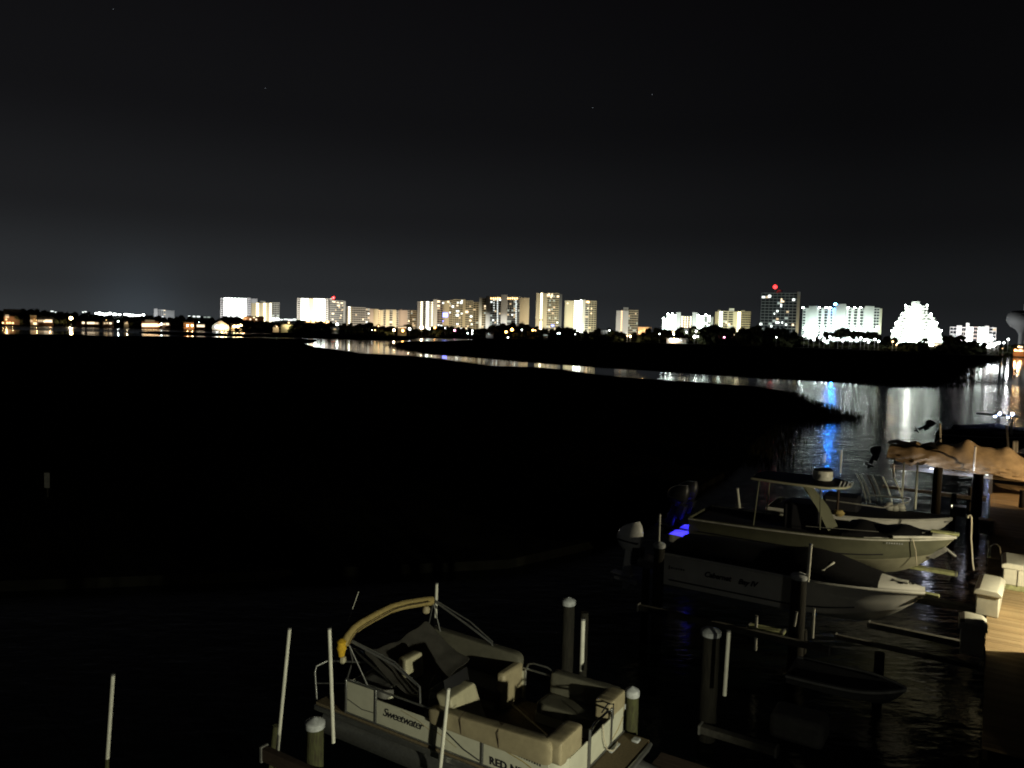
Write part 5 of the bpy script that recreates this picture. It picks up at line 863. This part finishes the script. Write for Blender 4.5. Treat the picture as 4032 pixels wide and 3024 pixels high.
T = dock('fender_bundle', 'clump of pale round fenders glinting at the foot of the two green lit poles', 'fenders', -3.1, 32.9, 2.55)
for i, (x, z, r) in enumerate(((0, 0, .17), (.22, -.05, .14), (.42, .0, .15), (.12, -.2, .16), (.5, -.2, .12))): MB().lathe([(.01, -r), (r * .7, -r * .7), (r, 0), (r * .7, r * .7), (.01, r)], 14, (x, i * .04, z)).build('fender', M['dirty'], T, True)
# ================= tarp covered boat =================
Fb = dock('covered_boat', 'boat wrapped in a wrinkled tan tarpaulin lit amber, near the right edge', 'covered boat', -4.5, 46.3, 0)
Lf = 7.2; rows = []
def pk(x): return 3.35 + .25 * math.exp(-((x - 1.2) / .35) ** 2) + .50 * math.exp(-((x - 3.55) / .42) ** 2) + .25 * math.exp(-((x - 2.6) / .6) ** 2) + .26 * math.exp(-((x - 4.4) / .7) ** 2) + .34 * math.exp(-((x - 5.35) / .38) ** 2) - .35 * max(0, (x - 5.7)) ** 1.2
for i in range(73):
    x = Lf * i / 72; t_ = i / 72; hb = 1.25 * (1 - max(0, (t_ - .6) / .4) ** 2.4) * (.82 + .18 * min(1, t_ * 6)) + .12; top = pk(x); sh = 3.12 - .22 * t_; hem = 2.62 - .30 * t_ + .16 * math.sin(x * 2.3) ** 2 * (1 if x < 2 else .3) - (.35 * max(0, t_ - .72) / .28)
    if x < 1.3: hem = 2.45 + .25 * (1.3 - x)
    wr = lambda q: .035 * noise.noise(Vector((x * 4.0 + q * 1.2, q * 1.4, 1))) + .03 * math.sin(x * 7 + q * 1.5 + 2 * noise.noise(Vector((x, q, 0)))) * q / 3
    pr = [(0, top), (.35, top - .03), (.68, top * .55 + sh * .45), (.92, sh + .08), (1.0, sh - .06)] + [(1.02 + .02 * q, sh - .06 + (hem - sh + .06) * q / 6) for q in range(1, 7)]
    row = [(x, -(f_ * hb) - wr(j), z) for j, (f_, z) in enumerate(pr)][::-1] + [(x, f_ * hb + wr(j + 20), z) for j, (f_, z) in enumerate(pr)][1:]
    rows.append(row)
MB().grid(rows).build('tarpaulin', M['tarp'], Fb, True)
MB().box(.3, 6.3, -1.0, 1.0, 2.15, 2.7).build('hull', M['dirty'], Fb, False, .12)
MB().grid([[(x, y, 3.5 + .16 * math.sin(x * 4.2) ** 2 - .12 * abs(y)) for y in (-.9, -.4, .1, .6)] for x in (-.1, .3, .6, .9, 1.2, 1.5, 1.9, 2.3)]).build('dark_cover', M['canvas'], Fb, True)
TB('stern_strut', 'dark', Fb, [(2.05, -.2, 3.55), (2.4, -.3, 3.95)], .04)
outboard(Fb, -.75, 0, 2.75, .62, 'black', -.3)
R_ = dock('lift_rail', 'aluminium lift rail lit cold white under the tarp covered boat', 'lift rail', -4.3, 44.75, 2.42)
BX('rail', 'cap', R_, 0, 4.6, -.06, .06, -.18, 0, bevel=.01); BX('rail_flange', 'cap', R_, 0, 4.6, -.12, .12, 0.003, .03, bevel=.0); BX('rail_post', 'alu', R_, 4.45, 4.62, -.08, .08, -.9, -.185, bevel=.0); BX('rail_post', 'alu', R_, 3.75, 3.83, -.05, .05, -1.0, -.185, bevel=0)
lamp('POINT', W(-2.35, 44.2, 2.55), 16, (.75, .8, 1), None, .03, name='rail_light'); lamp('POINT', W(-.5, 44.2, 2.6), 11, (.75, .8, 1), None, .03, name='rail_light')
pbox('rail_lamp', glow('rail_lamp_glow', (.8, .85, 1), 5), R_, (1.95, -.13, .06), (.22, .03, .04)); pbox('rail_lamp', M['lc'], R_, (4.35, -.13, .03), (.12, .03, .04))
board('dim grey walkway beam below the cold lit lift rail', -2.0, .1, 43.6, 1.5, .4, .18); board('dark lower lift beam left of the cold lit rail', -4.5, -2.2, 43.6, 1.5, .2, .12)
# ================= dark boats further out =================
Gb = dock('motorboat', 'dark moored boat with four star bright blue white roof lights', 'motorboat', 0, 0, 0); p0 = UV(atz(3975, 1725, 1.6)); Gb.location = W(p0[0] - 4, p0[1], 0)
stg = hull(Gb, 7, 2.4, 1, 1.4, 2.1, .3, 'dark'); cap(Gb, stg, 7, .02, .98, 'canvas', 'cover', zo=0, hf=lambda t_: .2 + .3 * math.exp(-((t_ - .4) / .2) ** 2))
for lx_, ly_ in ((0, 0), (1, 0)): pass
gz = None
for i, (px_, py_) in enumerate(((3919, 1638), (3936, 1628), (3969, 1641), (3986, 1630))):
    w_ = UV(atv(px_, py_, p0[1] + (.3 if i % 2 else -.3))); q = (w_[0] - (p0[0] - 4), w_[1] - p0[1], w_[2]); pball('roof_light', M['led'], Gb, q, .075); gz = q[2]
    TB('roof_strut', 'black', Gb, [(q[0], q[1], q[2] - .08), (q[0] + .1, q[1], 2.0)], .025)
for dx in (0,): MB().box(q[0] - 2.4, q[0] + .4, -.8, .8, gz - .16, gz - .1).build('roof', M['black'], Gb)
Hb = dock('motorboat', 'low dark moored boat with tilted engine silhouetted against the water reflections', 'motorboat', 0, 0, 0); p1 = UV(atz(3690, 1745, 1.2)); Hb.location = W(p1[0] - .2, p1[1] + 1.5, 0)
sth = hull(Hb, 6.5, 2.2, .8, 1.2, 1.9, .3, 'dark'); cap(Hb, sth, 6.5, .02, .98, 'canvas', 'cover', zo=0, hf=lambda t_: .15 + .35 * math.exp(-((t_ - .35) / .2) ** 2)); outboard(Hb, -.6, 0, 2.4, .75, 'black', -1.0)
# amber lit bits at the right edge
T = dock('white_dinghy', 'pale dinghy side lit amber at the right edge beyond the tarp covered boat', 'dinghy', 1.6, 48.8, 0)
hull(T, 3.8, 1.5, 1.9, 2.1, 2.55, .15, 'dirty', nst=14)
for i, (a, b_) in enumerate(((3992, 4006), )): pass
for px_, lb in ((3993, 'left of two short amber posts beyond the tarp covered bow'), (4004, 'right of two short amber posts beyond the tarp covered bow')):
    pole(lb, px_, 1740, px_ - 1, 1780, 50.5, .07, 'pvc')
# small skiff under the catwalk
S = dock('skiff', 'dim pale skiff bow showing below the pier beams', 'skiff', -3.75, 19.3, 0)
hull(S, 2.5, 1.2, .55, .75, 1.0, .12, 'mesh', nst=16)
T = dock('purple_cover', 'dim purplish covered seat below the pale skiff bow', 'seat cover', -3.6, 16.8, .5)
BX('cover', 'mesh', T, 0, 1.1, -.4, .4, 0, .55, bevel=.12)
# marker in the marsh
p = atz(188, 1985, 0); T = thing('marker_sign', 'dim pale board on a thin post standing in the dark at far left', 'marker', (p[0], p[1], 0)); k = p[1] / F
TB('post', 'wood', T, [(0, 0, -.3), (0, 0, 130 * k)], 2.5 * k); MB().box(-11 * k, 11 * k, -.03, -.003 - 2.5 * k, 66 * k, 127 * k).build('board', M['mesh'], T)
# ---------- dock boxes
def dockbox(label, u, v, w, l, h, rz=0, plinth=False):
    T = dock('dock_box', label, 'dock box', u, v, 1.297, 'white dock boxes'); T.rotation_euler.z += rz
    z0 = 0
    if plinth: BX('plinth', 'lime', T, 0, w + .1, 0.05, l, 0, .16, bevel=.01); z0 = .16
    MB().box(0.03, w - .03, .04, l - .04, z0, h - .12).build('body', M['box'], T, False, .03)
    MB().yprism([(-.03, h - .13), (w + .03, h - .13), (w + .03, h - .06), (w - .08, h + .03), (.12, h + .045), (-.03, h - .02)], 0, l).build('lid', M['box'], T, False, .02)
    MB().yprism([(-.005, h + .002), (.10, h + .036), (.10, h + .046), (-.005, h + .012)], .08, l - .08).build('hinge_strip', M['brown'], T)
    BX('corner_post', 'box', T, w * .42, w * .47, -.012, .06, z0 + .02, h - .14, bevel=.0) if plinth else None
    BX('latch', 'steel', T, w + .031, w + .045, l / 2 - .05, l / 2 + .05, h - .14, h - .05, bevel=.003)
    for f_ in (.06, .24): BX('foot', 'dark', T, w * f_ + .02, w * f_ + .12, .1, l - .1, -.002, .02, bevel=0) if not plinth else None
dockbox('middle white dock box, turned slightly, lid catching the light', -.06, 25.15, .62, 1.75, .72, -.06)
dockbox('nearest white dock box, mostly in shadow with only its lid lit', -.32, 21.7, .56, .95, .76, .03)
dockbox('farthest white dock box cut by the right edge, raised on a mossy plinth', .62, 28.3, 1.0, 1.5, .80, 0, True)
# posts with a hose, ladder rails
T = thing('hose', 'pale hose hanging from a short bracket beside the pier', 'hose', W(-.15, 28.9, 0), -A32)
a0 = [UV(atv(x_, y_, 28.9)) for x_, y_ in ((3812, 2040), (3812, 2032), (3820, 2028), (3826, 2036), (3826, 2070), (3824, 2120), (3829, 2190), (3830, 2215), (3835, 2245))]
TB('hose_line', 'rope', T, [(x_ + .15, 0, z_) for x_, _, z_ in a0], .022)
T = dock('pier_ladder', 'polished ladder with arched handrail at the pier edge', 'ladder', 0, 0, 0)
lad = lambda pts, v_: [(lambda q: (q[0], v_, q[2]))(UV(atv(x_, y_, v_))) for x_, y_ in pts]
TB('handrail', 'chrome', T, lad([(3889, 2195), (3890, 2160), (3891, 2128)], 30.6), .03); TB('handrail', 'chrome', T, lad([(3898, 2195), (3899, 2160), (3905, 2148), (3915, 2142), (3928, 2144), (3938, 2156), (3943, 2188)], 30.6), .028)
TB('rung', 'steel', T, [(.15, 30.6, .5), (.15, 31.0, .5)], .02)
for lb, px_, py_, w_, h_ in (('dim grey pedestal box on the dark pier behind the hose', 3880, 2100, .5, .55), ('small blue grey box on the pier near the pointed bow', 3775, 2030, .5, .4)):
    p = UV(atz(px_, py_, 1.3)); T = dock('pedestal_box', lb, 'utility box', p[0], p[1], 1.3); BX('case', 'mesh', T, -w_ / 2, w_ / 2, -.25, .25, 0, h_); BX('lid', 'steel', T, -w_ / 2 - .02, w_ / 2 + .02, -.27, .27, h_, h_ + .03)
